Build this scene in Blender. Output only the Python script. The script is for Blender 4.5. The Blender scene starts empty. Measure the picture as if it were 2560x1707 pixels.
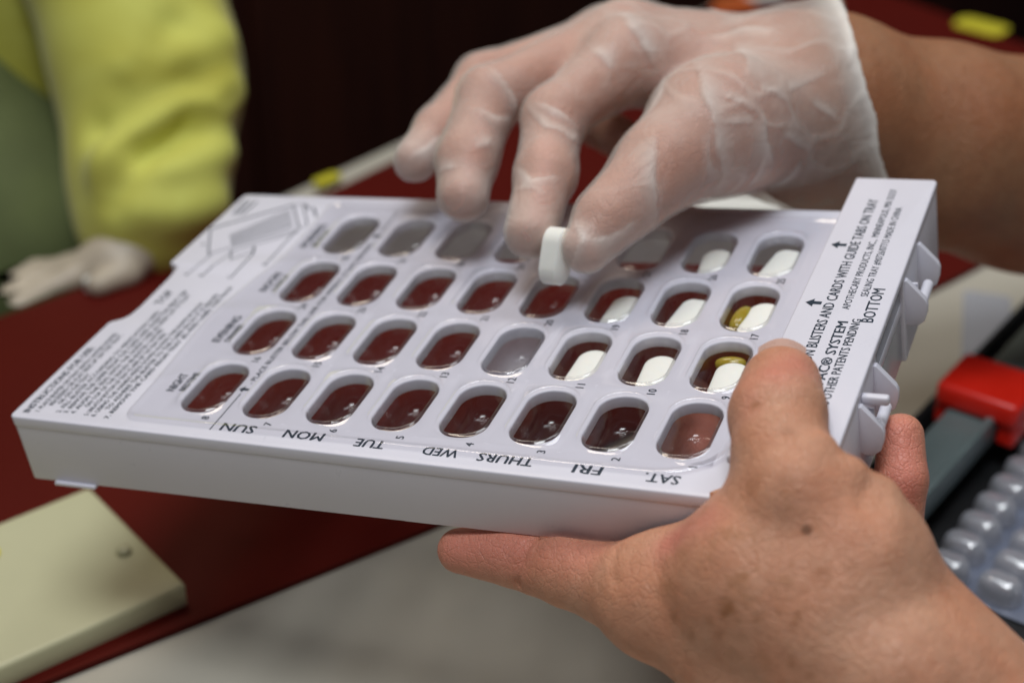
import bpy, bmesh, math, random
import numpy as np
from mathutils import Matrix, Vector
R = math.radians
MM = 0.001
sc = bpy.context.scene
COL = sc.collection
rnd = random.Random(7)

# ------------------------------------------------------------------ camera
# TW turns the tilted tray's own axes (x along its long side, y towards its back, z up from its face) into world axes
TW = Matrix(((0.92124514, 0.35812672, -0.15183101), (-0.36232737, 0.9320509, 0.0), (0.14151423, 0.05501253, 0.98840647)))
PITCH = 31.15
cam_d = bpy.data.cameras.new("camera")
cam = bpy.data.objects.new("camera", cam_d)
COL.objects.link(cam)
cam.location = (0.08411, -0.41316, 0.26500)
cam.rotation_euler = (R(90 - PITCH), 0, 0)
cam_d.sensor_width = 36
cam_d.lens = 60.92
cam_d.clip_start = 0.02
cam_d.clip_end = 60
cam_d.dof.use_dof = True
cam_d.dof.focus_distance = 0.450
cam_d.dof.aperture_fstop = 7.0
cam_d.dof.aperture_blades = 7
sc.camera = cam

# ------------------------------------------------------------------ light: an indoor room, faint ambient and ceiling panels
world = bpy.data.worlds.new("World")
sc.world = world
world.use_nodes = True
bg = world.node_tree.nodes["Background"]
bg.inputs[0].default_value = (0.80, 0.84, 1.0, 1)
bg.inputs[1].default_value = 0.035
sc.view_settings.view_transform = 'Standard'
sc.view_settings.look = 'None'
sc.view_settings.exposure = 0.0
sc.view_settings.gamma = 1.0


def area(name, loc, aim, sx, sy, watts, color):
    d = bpy.data.lights.new(name, 'AREA')
    d.shape = 'RECTANGLE'
    d.size, d.size_y, d.energy, d.color = sx, sy, watts, color
    o = bpy.data.objects.new(name, d)
    COL.objects.link(o)
    o.location = loc
    o.rotation_euler = (Vector(aim) - Vector(loc)).to_track_quat('-Z', 'Y').to_euler()
    return o


area("ceiling_panel_light", (-0.10, -0.50, 1.75), (-0.10, -0.50, 0), 0.7, 0.6, 19, (0.94, 0.97, 1.0))
area("ceiling_panel_light", (-0.55, 0.95, 1.75), (-0.55, 0.95, 0), 0.9, 0.6, 15, (1.0, 0.86, 0.70))
area("ceiling_panel_light", (0.5, 0.55, 1.75), (0.5, 0.55, 0), 0.9, 0.6, 9, (0.92, 0.96, 1.0))

# ------------------------------------------------------------------ node helpers and materials
def mat(name):
    m = bpy.data.materials.new(name)
    m.use_nodes = True
    nt = m.node_tree
    return m, nt, nt.nodes["Principled BSDF"]


def nd(nt, t, **kw):
    n = nt.nodes.new(t)
    for k, v in kw.items():
        if k in n.inputs:
            n.inputs[k].default_value = v
        else:
            setattr(n, k, v)
    return n


def noise(nt, scale, detail=4, rough=0.5, dist=0.0, vec=None):
    n = nd(nt, 'ShaderNodeTexNoise', Scale=scale, Detail=detail, Roughness=rough, Distortion=dist)
    if vec is None:
        vec = nt.nodes.new('ShaderNodeTexCoord').outputs['Object']
    nt.links.new(vec, n.inputs['Vector'])
    return n


def ramp(nt, src, stops):
    r = nt.nodes.new('ShaderNodeValToRGB')
    el = r.color_ramp.elements
    while len(el) < len(stops):
        el.new(0.5)
    for e, (p, c) in zip(el, stops):
        e.position = p
        e.color = tuple(c) + (1,) if len(c) == 3 else c
    nt.links.new(src, r.inputs[0])
    return r


def mixc(nt, fac, a, b, mode='MIX'):
    n = nt.nodes.new('ShaderNodeMix')
    n.data_type = 'RGBA'
    n.blend_type = mode
    for sock, v in ((n.inputs[0], fac), (n.inputs[6], a), (n.inputs[7], b)):
        if hasattr(v, 'is_output'):
            nt.links.new(v, sock)
        elif isinstance(v, (int, float)):
            sock.default_value = v
        else:
            sock.default_value = tuple(v) + (1,)
    return n.outputs[2]


def math_n(nt, op, a, b=0.0, clamp=False):
    n = nt.nodes.new('ShaderNodeMath')
    n.operation = op
    n.use_clamp = clamp
    for s, v in ((n.inputs[0], a), (n.inputs[1], b)):
        if hasattr(v, 'is_output'):
            nt.links.new(v, s)
        else:
            s.default_value = v
    return n.outputs[0]


def bump(nt, p, height, strength, dist):
    b = nd(nt, 'ShaderNodeBump', Strength=strength, Distance=dist)
    nt.links.new(height, b.inputs['Height'])
    nt.links.new(b.outputs[0], p.inputs['Normal'])
    return b


def plain(name, col, rough=0.5, var=0.12, scale=30, bmp=0.0, bscale=400, spec=0.5, sss=0.0, coat=0.0):
    m, nt, p = mat(name)
    n = noise(nt, scale, 5, 0.6)
    c = ramp(nt, n.outputs[0], [(0.3, [x * (1 - var) for x in col]), (0.7, [min(1, x * (1 + var)) for x in col])])
    nt.links.new(c.outputs[0], p.inputs['Base Color'])
    p.inputs['Roughness'].default_value = rough
    p.inputs['Specular IOR Level'].default_value = spec
    p.inputs['Coat Weight'].default_value = coat
    if sss:
        p.inputs['Subsurface Weight'].default_value = sss
        p.inputs['Subsurface Radius'].default_value = (1, 0.8, 0.6)
        p.inputs['Subsurface Scale'].default_value = 0.002
    r = ramp(nt, noise(nt, scale * 2.3, 6, 0.65).outputs[0], [(0.3, [max(0.05, rough - 0.08)] * 3), (0.75, [min(1, rough + 0.1)] * 3)])
    nt.links.new(r.outputs[0], p.inputs['Roughness'])
    if bmp:
        bump(nt, p, noise(nt, bscale, 3, 0.6).outputs[0], bmp, 0.0004)
    return m


M = {}
M['white'] = plain('white_plastic', (0.765, 0.755, 0.835), 0.34, 0.012, 40, 0.04, 1500, 0.5)
M['ink'] = plain('navy_ink', (0.012, 0.028, 0.05), 0.5, 0.2, 300)
M['pill'] = plain('white_tablet', (0.88, 0.88, 0.82), 0.55, 0.015, 300, 0.25, 2500, 0.4, 0.3)
M['table'] = plain('grey_laminate', (0.50, 0.47, 0.39), 0.42, 0.03, 6, 0.05, 900)
M['mat'] = plain('red_mat', (0.088, 0.0062, 0.0036), 0.55, 0.12, 5, 0.05, 700, 0.10)
M['cream'] = plain('cream_plastic', (0.57, 0.555, 0.35), 0.4, 0.05, 12, 0.03, 600)
M['black'] = plain('black_plastic', (0.012, 0.013, 0.014), 0.4, 0.2, 20)
M['steel'] = plain('grey_green_metal', (0.16, 0.21, 0.21), 0.35, 0.12, 25)
M['red'] = plain('red_plastic', (0.85, 0.02, 0.008), 0.38, 0.12, 25, 0.05, 300)
M['yellow'] = plain('yellow_paper', (0.62, 0.56, 0.03), 0.6, 0.06, 40)
M['orange'] = plain('orange_paper', (0.75, 0.16, 0.03), 0.6, 0.06, 40)
M['paper'] = plain('white_paper', (0.62, 0.62, 0.58), 0.7, 0.05, 30)
M['bright_paper'] = plain('bright_white_paper', (0.84, 0.84, 0.78), 0.7, 0.03, 30)
M['floor'] = plain('dark_carpet', (0.010, 0.007, 0.006), 0.9, 0.3, 20)
M['nail'] = plain('finger_nail', (0.62, 0.40, 0.33), 0.28, 0.05, 120, 0.03, 600, 0.5, 0.2)
M['scrubs'] = plain('green_cotton', (0.15, 0.18, 0.065), 0.85, 0.25, 14, 0.2, 900)


def wood():
    m, nt, p = mat('dark_brown_wood')
    tc = nt.nodes.new('ShaderNodeTexCoord')
    mp = nd(nt, 'ShaderNodeMapping')
    mp.inputs['Scale'].default_value = (12, 12, 1.2)
    nt.links.new(tc.outputs['Object'], mp.inputs[0])
    n = noise(nt, 2.2, 6, 0.6, 1.2, mp.outputs[0])
    c = ramp(nt, n.outputs[0], [(0.3, (0.026, 0.0055, 0.0028)), (0.7, (0.062, 0.0145, 0.0065))])
    nt.links.new(c.outputs[0], p.inputs['Base Color'])
    p.inputs['Roughness'].default_value = 0.5
    return m


M['wood'] = wood()


def clear(name, tint, lo, hi, rough, frost=0.0):
    """thin clear film: lets light through and mirrors more of it at a glancing angle"""
    m, nt, p = mat(name)
    nt.nodes.remove(p)
    out = nt.nodes['Material Output']
    tr = nd(nt, 'ShaderNodeBsdfTransparent')
    tr.inputs[0].default_value = tuple(tint) + (1,)
    gl = nd(nt, 'ShaderNodeBsdfGlossy', Roughness=rough)
    gl.inputs[0].default_value = (1, 1, 1, 1)
    lw = nd(nt, 'ShaderNodeLayerWeight', Blend=0.5)
    schlick = math_n(nt, 'POWER', lw.outputs['Facing'], 3.4)
    n = noise(nt, 260, 3, 0.5)
    b = nd(nt, 'ShaderNodeBump', Strength=0.012, Distance=0.0003)
    nt.links.new(n.outputs[0], b.inputs['Height'])
    nt.links.new(b.outputs[0], gl.inputs['Normal'])
    f = math_n(nt, 'MULTIPLY_ADD', schlick, hi)
    f.node.inputs[2].default_value = lo
    f.node.use_clamp = True
    mx = nt.nodes.new('ShaderNodeMixShader')
    nt.links.new(f, mx.inputs[0])
    nt.links.new(tr.outputs[0], mx.inputs[1])
    nt.links.new(gl.outputs[0], mx.inputs[2])
    last = mx
    if frost:
        df = nd(nt, 'ShaderNodeBsdfDiffuse')
        df.inputs[0].default_value = (0.66, 0.67, 0.72, 1)
        m2 = nt.nodes.new('ShaderNodeMixShader')
        m2.inputs[0].default_value = frost
        nt.links.new(mx.outputs[0], m2.inputs[1])
        nt.links.new(df.outputs[0], m2.inputs[2])
        last = m2
    nt.links.new(last.outputs[0], out.inputs[0])
    return m


M['clear'] = clear('clear_plastic', (0.96, 0.96, 0.97), 0.065, 0.8, 0.10)
M['frost'] = clear('frosted_plastic', (0.9, 0.9, 0.92), 0.05, 0.5, 0.15, 0.34)
M['cup'] = clear('clear_cavity_plastic', (0.93, 0.93, 0.94), 0.05, 0.75, 0.16, 0.008)
M['haze_clear'] = clear('cloudy_clear_plastic', (0.85, 0.87, 0.9), 0.05, 0.5, 0.2, 0.42)
M['domes'] = clear('clear_blister_domes', (0.9, 0.9, 0.93), 0.34, 1.2, 0.12, 0.38)


def softgel():
    m, nt, p = mat('amber_softgel')
    c = ramp(nt, noise(nt, 120, 3).outputs[0], [(0.3, (0.30, 0.22, 0.02)), (0.7, (0.42, 0.33, 0.05))])
    nt.links.new(c.outputs[0], p.inputs['Base Color'])
    p.inputs['Roughness'].default_value = 0.12
    p.inputs['Subsurface Weight'].default_value = 0.4
    p.inputs['Subsurface Scale'].default_value = 0.003
    return m


M['softgel'] = softgel()


def skin(name, base, red, spots, mole=None, under_glove=False):
    m, nt, p = mat(name)
    tc = nt.nodes.new('ShaderNodeTexCoord').outputs['Object']
    n1 = noise(nt, 38, 5, 0.6, 0.4, tc)
    c = mixc(nt, ramp(nt, n1.outputs[0], [(0.36, (0, 0, 0)), (0.68, (1, 1, 1))]).outputs[0], base, [b * k for b, k in zip(base, (0.98, 0.80, 0.72))])
    fine = ramp(nt, noise(nt, 170, 5, 0.7, 0.5, tc).outputs[0], [(0.3, (0.86, 0.80, 0.76)), (0.7, (1.08, 1.08, 1.08))])
    c = mixc(nt, 0.8, c, fine.outputs[0], 'MULTIPLY')
    at = nd(nt, 'ShaderNodeAttribute', attribute_name='rosy')
    c = mixc(nt, at.outputs['Fac'], c, red)
    if spots:
        n2 = noise(nt, 210, 2, 0.5, 0.4, tc)
        n3 = noise(nt, 26, 2, 0.5, 0, tc)
        at2 = nd(nt, 'ShaderNodeAttribute', attribute_name='sun')
        f = math_n(nt, 'MULTIPLY', ramp(nt, n2.outputs[0], [(0.54, (0, 0, 0)), (0.72, (1, 1, 1))]).outputs[0],
                   ramp(nt, n3.outputs[0], [(0.40, (0, 0, 0)), (0.62, (1, 1, 1))]).outputs[0])
        f = math_n(nt, 'MULTIPLY', f, at2.outputs['Fac'])
        f = math_n(nt, 'MULTIPLY', f, spots)
        c = mixc(nt, f, c, (0.45, 0.205, 0.095))
    at3 = nd(nt, 'ShaderNodeAttribute', attribute_name='spot')
    c = mixc(nt, at3.outputs['Fac'], c, (0.33, 0.125, 0.045))
    if mole:
        d = nt.nodes.new('ShaderNodeVectorMath')
        d.operation = 'DISTANCE'
        nt.links.new(tc, d.inputs[0])
        d.inputs[1].default_value = mole
        wob = math_n(nt, 'MULTIPLY', noise(nt, 900, 2, 0.5, 0, tc).outputs[0], 0.0009)
        dd = math_n(nt, 'SUBTRACT', d.outputs['Value'], wob)
        f = ramp(nt, math_n(nt, 'MULTIPLY', dd, 100), [(0.03, (0.8, 0.8, 0.8)), (0.11, (0, 0, 0))])
        c = mixc(nt, f.outputs[0], c, (0.16, 0.06, 0.025))
    nt.links.new(c, p.inputs['Base Color'])
    p.inputs['Roughness'].default_value = 0.46
    p.inputs['Specular IOR Level'].default_value = 0.42
    p.inputs['Subsurface Weight'].default_value = 0.22
    p.inputs['Subsurface Radius'].default_value = (1.0, 0.42, 0.25)
    p.inputs['Subsurface Scale'].default_value = 0.0035
    v = nd(nt, 'ShaderNodeTexVoronoi', Scale=900.0)
    v.feature = 'DISTANCE_TO_EDGE'
    n5 = noise(nt, 200, 3, 0.5, 0, tc)
    vv = nt.nodes.new('ShaderNodeVectorMath')
    vv.operation = 'MULTIPLY_ADD'
    nt.links.new(n5.outputs['Color'], vv.inputs[0])
    vv.inputs[1].default_value = (0.002, 0.002, 0.002)
    nt.links.new(tc, vv.inputs[2])
    nt.links.new(vv.outputs[0], v.inputs['Vector'])
    v2 = nd(nt, 'ShaderNodeTexVoronoi', Scale=330.0)
    v2.feature = 'DISTANCE_TO_EDGE'
    nt.links.new(vv.outputs[0], v2.inputs['Vector'])
    h = math_n(nt, 'ADD', math_n(nt, 'MINIMUM', v.outputs['Distance'], 0.12), math_n(nt, 'MULTIPLY', n5.outputs[0], 0.35))
    h = math_n(nt, 'ADD', h, math_n(nt, 'MULTIPLY', math_n(nt, 'MINIMUM', v2.outputs['Distance'], 0.10), 1.6))
    bump(nt, p, h, 0.7, 0.0010)
    return m


M['skin'] = skin('freckled_skin', (0.65, 0.35, 0.225), (0.70, 0.25, 0.18), 0.75, (-0.02402, -0.00542, 0.04908))
M['skin_gloved'] = skin('tanned_skin', (0.38, 0.19, 0.10), (0.78, 0.37, 0.28), 0.2)


def glove(name, a0, a1, col):
    m, nt, p = mat(name)
    out = nt.nodes['Material Output']
    p.inputs['Base Color'].default_value = tuple(col) + (1,)
    p.inputs['Roughness'].default_value = 0.27
    p.inputs['Specular IOR Level'].default_value = 0.45
    tc = nt.nodes.new('ShaderNodeTexCoord').outputs['Object']
    wn = noise(nt, 75, 5, 0.62, 2.2, tc)
    bump(nt, p, wn.outputs[0], 0.5, 0.0022)
    tr = nd(nt, 'ShaderNodeBsdfTransparent')
    tr.inputs[0].default_value = (0.98, 0.97, 0.95, 1)
    lw = nd(nt, 'ShaderNodeLayerWeight', Blend=0.38)
    at = nd(nt, 'ShaderNodeAttribute', attribute_name='fold')
    f = math_n(nt, 'MULTIPLY_ADD', lw.outputs['Facing'], 0.36)
    f.node.inputs[2].default_value = a0
    f = math_n(nt, 'ADD', f, math_n(nt, 'MULTIPLY', at.outputs['Fac'], a1))
    pat = ramp(nt, noise(nt, 30, 4, 0.6, 0.8, tc).outputs[0], [(0.35, (0, 0, 0)), (0.7, (0.12, 0.12, 0.12))])
    f = math_n(nt, 'ADD', f, pat.outputs[0], True)
    mx = nt.nodes.new('ShaderNodeMixShader')
    nt.links.new(f, mx.inputs[0])
    nt.links.new(tr.outputs[0], mx.inputs[1])
    nt.links.new(p.outputs[0], mx.inputs[2])
    nt.links.new(mx.outputs[0], out.inputs[0])
    return m


M['glove'] = glove('milky_vinyl', 0.09, 0.36, (0.93, 0.90, 0.84))
M['cuff'] = plain('rolled_vinyl_cuff', (0.74, 0.73, 0.68), 0.4, 0.05, 60, 0.1, 300)


def gown():
    m, nt, p = mat('yellow_gown_cloth')
    n = noise(nt, 14, 4, 0.6, 0.8)
    c = ramp(nt, n.outputs[0], [(0.3, (0.56, 0.52, 0.06)), (0.7, (0.70, 0.72, 0.15))])
    nt.links.new(c.outputs[0], p.inputs['Base Color'])
    p.inputs['Roughness'].default_value = 0.75
    p.inputs['Sheen Weight'].default_value = 0.2
    bump(nt, p, noise(nt, 1200, 2).outputs[0], 0.2, 0.0005)
    return m


M['gown'] = gown()

# ------------------------------------------------------------------ object helpers
def tag(o, label=None, cat=None, group=None, kind=None):
    for k, v in (('label', label), ('category', cat), ('group', group), ('kind', kind)):
        if v:
            o[k] = v
    return o


def empty(name, label, cat, base=(0, 0, 0), frame='tray', group=None):
    """a thing: an Empty at its base; frame 'tray' = turned with the held tray, 'world' = level"""
    o = bpy.data.objects.new(name, None)
    o.empty_display_size = 0.01
    COL.objects.link(o)
    b = Vector(base) * MM
    o.matrix_world = (TW.to_4x4() @ Matrix.Translation(b)) if frame == 'tray' else Matrix.Translation(b)
    o['base'] = list(base)
    return tag(o, label, cat, group)


def link(name, me, m, parent=None, smooth=True, ang=35):
    o = bpy.data.objects.new(name, me)
    COL.objects.link(o)
    if m is not None and not me.materials:
        me.materials.append(m)
    if smooth:
        me.shade_smooth()
        if ang:
            me.set_sharp_from_angle(angle=R(ang))
    else:
        me.shade_flat()
    if parent is not None:
        o.parent = parent
    return o


def mesh(name, verts, faces, m, parent=None, smooth=True, ang=35, base=None):
    """verts in mm, in the frame of the thing; base is taken off so that they sit on the thing's Empty"""
    v = np.asarray(verts, float).reshape(-1, 3)
    if base is None and parent is not None:
        base = root_of(parent)
    if base is not None:
        v = v - np.asarray(base, float)
    me = bpy.data.meshes.new(name)
    me.from_pydata((v * MM).tolist(), [], [list(f) for f in faces])
    me.validate()
    bm = bmesh.new()
    bm.from_mesh(me)
    bmesh.ops.recalc_face_normals(bm, faces=bm.faces)
    bm.to_mesh(me)
    bm.free()
    return link(name, me, m, parent, smooth, ang)


def root_of(o):
    while o.parent is not None:
        o = o.parent
    return list(o['base']) if 'base' in o else [0, 0, 0]


def box_vf(x0, x1, y0, y1, z0, z1, r=0.4):
    """box with bevelled edges, as vertices and faces"""
    bm = bmesh.new()
    bmesh.ops.create_cube(bm, size=1)
    for v in bm.verts:
        v.co = Vector(((x0 + x1) / 2 + v.co.x * (x1 - x0), (y0 + y1) / 2 + v.co.y * (y1 - y0), (z0 + z1) / 2 + v.co.z * (z1 - z0)))
    if r:
        bmesh.ops.bevel(bm, geom=bm.edges[:], offset=r, segments=3, profile=0.5, affect='EDGES')
    bm.verts.index_update()
    V = [tuple(v.co) for v in bm.verts]
    F = [[v.index for v in f.verts] for f in bm.faces]
    bm.free()
    return V, F


def join(parts):
    V, F = [], []
    for v, f in parts:
        n = len(V)
        V += list(v)
        F += [[i + n for i in q] for q in f]
    return V, F


def tube_vf(pts, rad, n=12, cap=True):
    pts = [Vector(p) for p in pts]
    V, F = [], []
    for i, p in enumerate(pts):
        t = (pts[min(i + 1, len(pts) - 1)] - pts[max(i - 1, 0)]).normalized()
        a = t.orthogonal().normalized() if i == 0 else (a - t * a.dot(t)).normalized()
        b = t.cross(a)
        r = rad[i] if isinstance(rad, (list, tuple)) else rad
        V += [tuple(p + (a * math.cos(2 * math.pi * k / n) + b * math.sin(2 * math.pi * k / n)) * r) for k in range(n)]
    for i in range(len(pts) - 1):
        for k in range(n):
            F.append([i * n + k, i * n + (k + 1) % n, (i + 1) * n + (k + 1) % n, (i + 1) * n + k])
    if cap:
        F.append(list(range(n))[::-1])
        F.append([(len(pts) - 1) * n + k for k in range(n)])
    return V, F


def rrect(cx, cy, hx, hy, r, n=16):
    """rounded rectangle, 4*n points, each corner n points"""
    r = min(r, hx, hy)
    P = []
    for q, (sx, sy) in enumerate(((1, 1), (-1, 1), (-1, -1), (1, -1))):
        for k in range(n):
            a = math.pi / 2 * (q + k / (n - 1))
            P.append((cx + sx * (hx - r) + r * math.cos(a), cy + sy * (hy - r) + r * math.sin(a)))
    return P


def loops_vf(loops, close=None, start=None):
    """bridge equal-length closed loops of 3-d points; close/start: fan over the last/first loop"""
    n = len(loops[0])
    V = [p for L in loops for p in L]
    F = []
    for i in range(len(loops) - 1):
        for k in range(n):
            F.append([i * n + k, i * n + (k + 1) % n, (i + 1) * n + (k + 1) % n, (i + 1) * n + k])
    if close:
        F.append([(len(loops) - 1) * n + k for k in range(n)])
    if start:
        F.append(list(range(n))[::-1])
    return V, F


def round_poly(P, rads, n=5):
    out = []
    N = len(P)
    for i in range(N):
        p = Vector(P[i]); a = Vector(P[i - 1]); b = Vector(P[(i + 1) % N])
        r = rads[i] if isinstance(rads, (list, tuple)) else rads
        u = (a - p).normalized(); w = (b - p).normalized()
        r = min(r, (a - p).length * 0.45, (b - p).length * 0.45)
        for k in range(n):
            t = k / (n - 1)
            out.append(tuple((p + u * r) * (1 - t) ** 2 + p * 2 * t * (1 - t) + (p + w * r) * t ** 2))
            if r == 0:
                break
    return out


def sheet_from_outlines(outlines, thick, bev, z_top):
    """flat plate with holes, bevelled edges: a filled 2-d curve turned into a mesh (mm)"""
    cu = bpy.data.curves.new('outline', 'CURVE')
    cu.dimensions = '2D'
    cu.fill_mode = 'BOTH'
    for P in outlines:
        s = cu.splines.new('POLY')
        s.points.add(len(P) - 1)
        for q, (x, y) in zip(s.points, P):
            q.co = (x, y, 0, 1)
        s.use_cyclic_u = True
    cu.extrude = thick / 2 - bev
    cu.bevel_depth = bev
    cu.bevel_resolution = 2
    cu.offset = -bev
    ob = bpy.data.objects.new('outline', cu)
    COL.objects.link(ob)
    bpy.context.view_layer.update()
    me = bpy.data.meshes.new_from_object(ob.evaluated_get(bpy.context.evaluated_depsgraph_get()))
    bpy.data.objects.remove(ob)
    bpy.data.curves.remove(cu)
    bm = bmesh.new()
    bm.from_mesh(me)
    bmesh.ops.remove_doubles(bm, verts=bm.verts[:], dist=0.002)
    bm.verts.index_update()
    V = [(v.co.x, v.co.y, v.co.z + z_top - thick / 2) for v in bm.verts]
    F = [[v.index for v in f.verts] for f in bm.faces]
    bm.free()
    bpy.data.meshes.remove(me)
    return V, F


# ------------------------------------------------------------------ implicit surfaces for hands, sleeves and folds of cloth
def round_cone(p, a, b, r1, r2):
    a = np.asarray(a, np.float32); b = np.asarray(b, np.float32)
    ba = b - a
    l2 = float(ba @ ba); rr = r1 - r2
    a2 = l2 - rr * rr
    if a2 <= 1e-6:
        c, r = (a, r1) if r1 > r2 else (b, r2)
        return np.linalg.norm(p - c, axis=-1) - r
    il2 = 1.0 / l2
    pa = p - a
    y = pa @ ba
    z = y - l2
    q = pa * l2 - y[..., None] * ba
    x2 = np.einsum('...i,...i', q, q)
    y2 = y * y * l2
    z2 = z * z * l2
    k = np.sign(rr) * rr * rr * x2
    d = (np.sqrt(x2 * a2 * il2) + y * rr) * il2 - r1
    m1 = np.sign(z) * a2 * z2 > k
    m2 = np.sign(y) * a2 * y2 < k
    d = np.where(m2, np.sqrt(np.maximum(x2 + y2, 0)) * il2 - r1, d)
    d = np.where(m1, np.sqrt(np.maximum(x2 + z2, 0)) * il2 - r2, d)
    return d


def field(prims, res, pad=3.0, grow=0.0):
    P = np.array([list(q[0]) + [q[2]] for q in prims] + [list(q[1]) + [q[3]] for q in prims])
    lo = (P[:, :3] - P[:, 3:]).min(0) - pad - grow
    hi = (P[:, :3] + P[:, 3:]).max(0) + pad + grow
    n = np.ceil((hi - lo) / res).astype(int) + 1
    F = np.full(n, 50.0, np.float32)
    ax = [lo[i] + res * np.arange(n[i]) for i in range(3)]
    for a, b, r1, r2, k in prims:
        m = k + 2 * res + pad + grow
        l = np.minimum(np.array(a) - r1, np.array(b) - r2) - m
        h = np.maximum(np.array(a) + r1, np.array(b) + r2) + m
        i0 = np.maximum(np.floor((l - lo) / res).astype(int), 0)
        i1 = np.minimum(np.ceil((h - lo) / res).astype(int) + 1, n)
        sl = tuple(slice(i0[i], i1[i]) for i in range(3))
        g = np.stack(np.meshgrid(*[ax[i][sl[i]].astype(np.float32) for i in range(3)], indexing='ij'), -1)
        d = round_cone(g, a, b, r1, r2)
        f = F[sl]
        hh = np.maximum(k - np.abs(f - d), 0) / k
        F[sl] = np.minimum(f, d) - hh * hh * k * 0.25
    return F, lo


def surface_nets(F, lo, res):
    s = F < 0
    nx, ny, nz = F.shape
    acc = np.zeros((nx - 1, ny - 1, nz - 1, 3), np.float32)
    cnt = np.zeros((nx - 1, ny - 1, nz - 1), np.float32)
    faces = []
    sh = np.array([nx - 1, ny - 1, nz - 1])
    quads = []
    for ax in range(3):
        A = [slice(None)] * 3; B = [slice(None)] * 3
        A[ax] = slice(0, -1); B[ax] = slice(1, None)
        fa, fb = F[tuple(A)], F[tuple(B)]
        e = np.argwhere((fa < 0) != (fb < 0))
        va = fa[tuple(e.T)]; vb = fb[tuple(e.T)]
        pos = e.astype(np.float32).copy()
        pos[:, ax] += va / (va - vb)
        o1, o2 = [i for i in range(3) if i != ax]
        ids = []
        for d1, d2 in ((0, 0), (1, 0), (1, 1), (0, 1)):
            c = e.copy()
            c[:, o1] -= d1; c[:, o2] -= d2
            ok = np.all((c >= 0) & (c < sh), axis=1)
            cc = c[ok]
            np.add.at(acc, tuple(cc.T), pos[ok])
            np.add.at(cnt, tuple(cc.T), 1)
            ids.append(np.where(ok, c[:, 0] * sh[1] * sh[2] + c[:, 1] * sh[2] + c[:, 2], -1))
        q = np.stack(ids, 1)
        flip = (va < 0) == (ax == 1)
        q[flip] = q[flip][:, ::-1]
        quads.append(q[(q >= 0).all(1)])
    q = np.concatenate(quads)
    flat = cnt.reshape(-1)
    used = np.flatnonzero(flat > 0)
    V = acc.reshape(-1, 3)[used] / flat[used][:, None] * res + lo
    remap = np.full(flat.size, -1, np.int64)
    remap[used] = np.arange(len(used))
    return V, remap[q]


def normals(V, Q):
    n = np.cross(V[Q[:, 2]] - V[Q[:, 0]], V[Q[:, 3]] - V[Q[:, 1]])
    N = np.zeros_like(V)
    for k in range(4):
        np.add.at(N, Q[:, k], n)
    return N / np.maximum(np.linalg.norm(N, axis=1, keepdims=True), 1e-9)


def relax(V, Q, it=2, f=0.5):
    for _ in range(it):
        S = np.zeros_like(V); c = np.zeros(len(V))
        for a, b in ((0, 1), (1, 2), (2, 3), (3, 0)):
            np.add.at(S, Q[:, a], V[Q[:, b]]); np.add.at(c, Q[:, a], 1)
            np.add.at(S, Q[:, b], V[Q[:, a]]); np.add.at(c, Q[:, b], 1)
        V = V + f * (S / c[:, None] - V)
    return V


def seg_dist(V, pts):
    best = np.full(len(V), 1e9); par = np.zeros(len(V))
    pts = [np.asarray(p, float) for p in pts]
    for i in range(len(pts) - 1):
        a, b = pts[i], pts[i + 1]
        t = np.clip((V - a) @ (b - a) / max((b - a) @ (b - a), 1e-9), 0, 1)
        d = np.linalg.norm(V - a - t[:, None] * (b - a), axis=1)
        m = d < best
        best[m] = d[m]
        par[m] = (i + t[m]) / (len(pts) - 1)
    return best, par


def waves(V, scale, seed, octaves=4):
    """cheap smooth noise in -1..1: sums of warped sines"""
    r = np.random.RandomState(seed)
    X = V / scale
    out = np.zeros(len(V)); amp = 1.0; tot = 0
    for o in range(octaves):
        for _ in range(3):
            d = r.normal(size=3); d /= np.linalg.norm(d)
            w = r.normal(size=3); w /= np.linalg.norm(w)
            out += amp / 3 * np.sin((X @ d) * 6.28 * 2 ** o + 1.7 * np.sin((X @ w) * 4.1 * 2 ** o + r.rand() * 6.28) + r.rand() * 6.28)
        tot += amp
        amp *= 0.55
    return out / tot * 1.4


def attr(me, name, vals):
    a = me.attributes.new(name, 'FLOAT', 'POINT')
    a.data.foreach_set('value', np.asarray(vals, np.float32))


def body(name, V, Q, m, parent, attrs=None):
    base = np.array(root_of(parent), float)
    me = bpy.data.meshes.new(name)
    me.from_pydata(((V - base) * MM).tolist(), [], Q.tolist())
    me.validate()
    for k, v in (attrs or {}).items():
        attr(me, k, v)
    return link(name, me, m, parent, True, 0)


# ------------------------------------------------------------------ the setting, in world millimetres
def poly_slab(P, z0, z1):
    n = len(P)
    return [(x, y, z1) for x, y in P] + [(x, y, z0) for x, y in P], [list(range(n)), [n + i for i in range(n)][::-1]] + [[i, n + i, n + (i + 1) % n, (i + 1) % n] for i in range(n)]


TZ = -100.0
v, f = box_vf(-3500, 3500, -2500, 4200, -860, -840, 0)
tag(mesh('floor', v, f, M['floor'], None, False), kind='structure')
cab = empty('cabinet', 'dark brown wooden cabinet front behind the far edge of the table', 'cabinet', (0, 900, -840), 'world')
ca, sa = math.cos(R(46)), math.sin(R(46))


def cab_pt(u, d, z):
    return (-330 + u * ca - d * sa, 560 + u * sa + d * ca, z)


for i in range(7):
    u0 = -1400 + i * 430
    v, f = box_vf(u0 + 3, u0 + 427, 0, 22, -820, 900, 2)
    mesh('panel', [cab_pt(*p) for p in v], f, M['wood'], cab)
v, f = box_vf(-1400, 1610, 26, 60, -838, 905, 0)
mesh('carcass', [cab_pt(*p) for p in v], f, M['wood'], cab)

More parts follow.
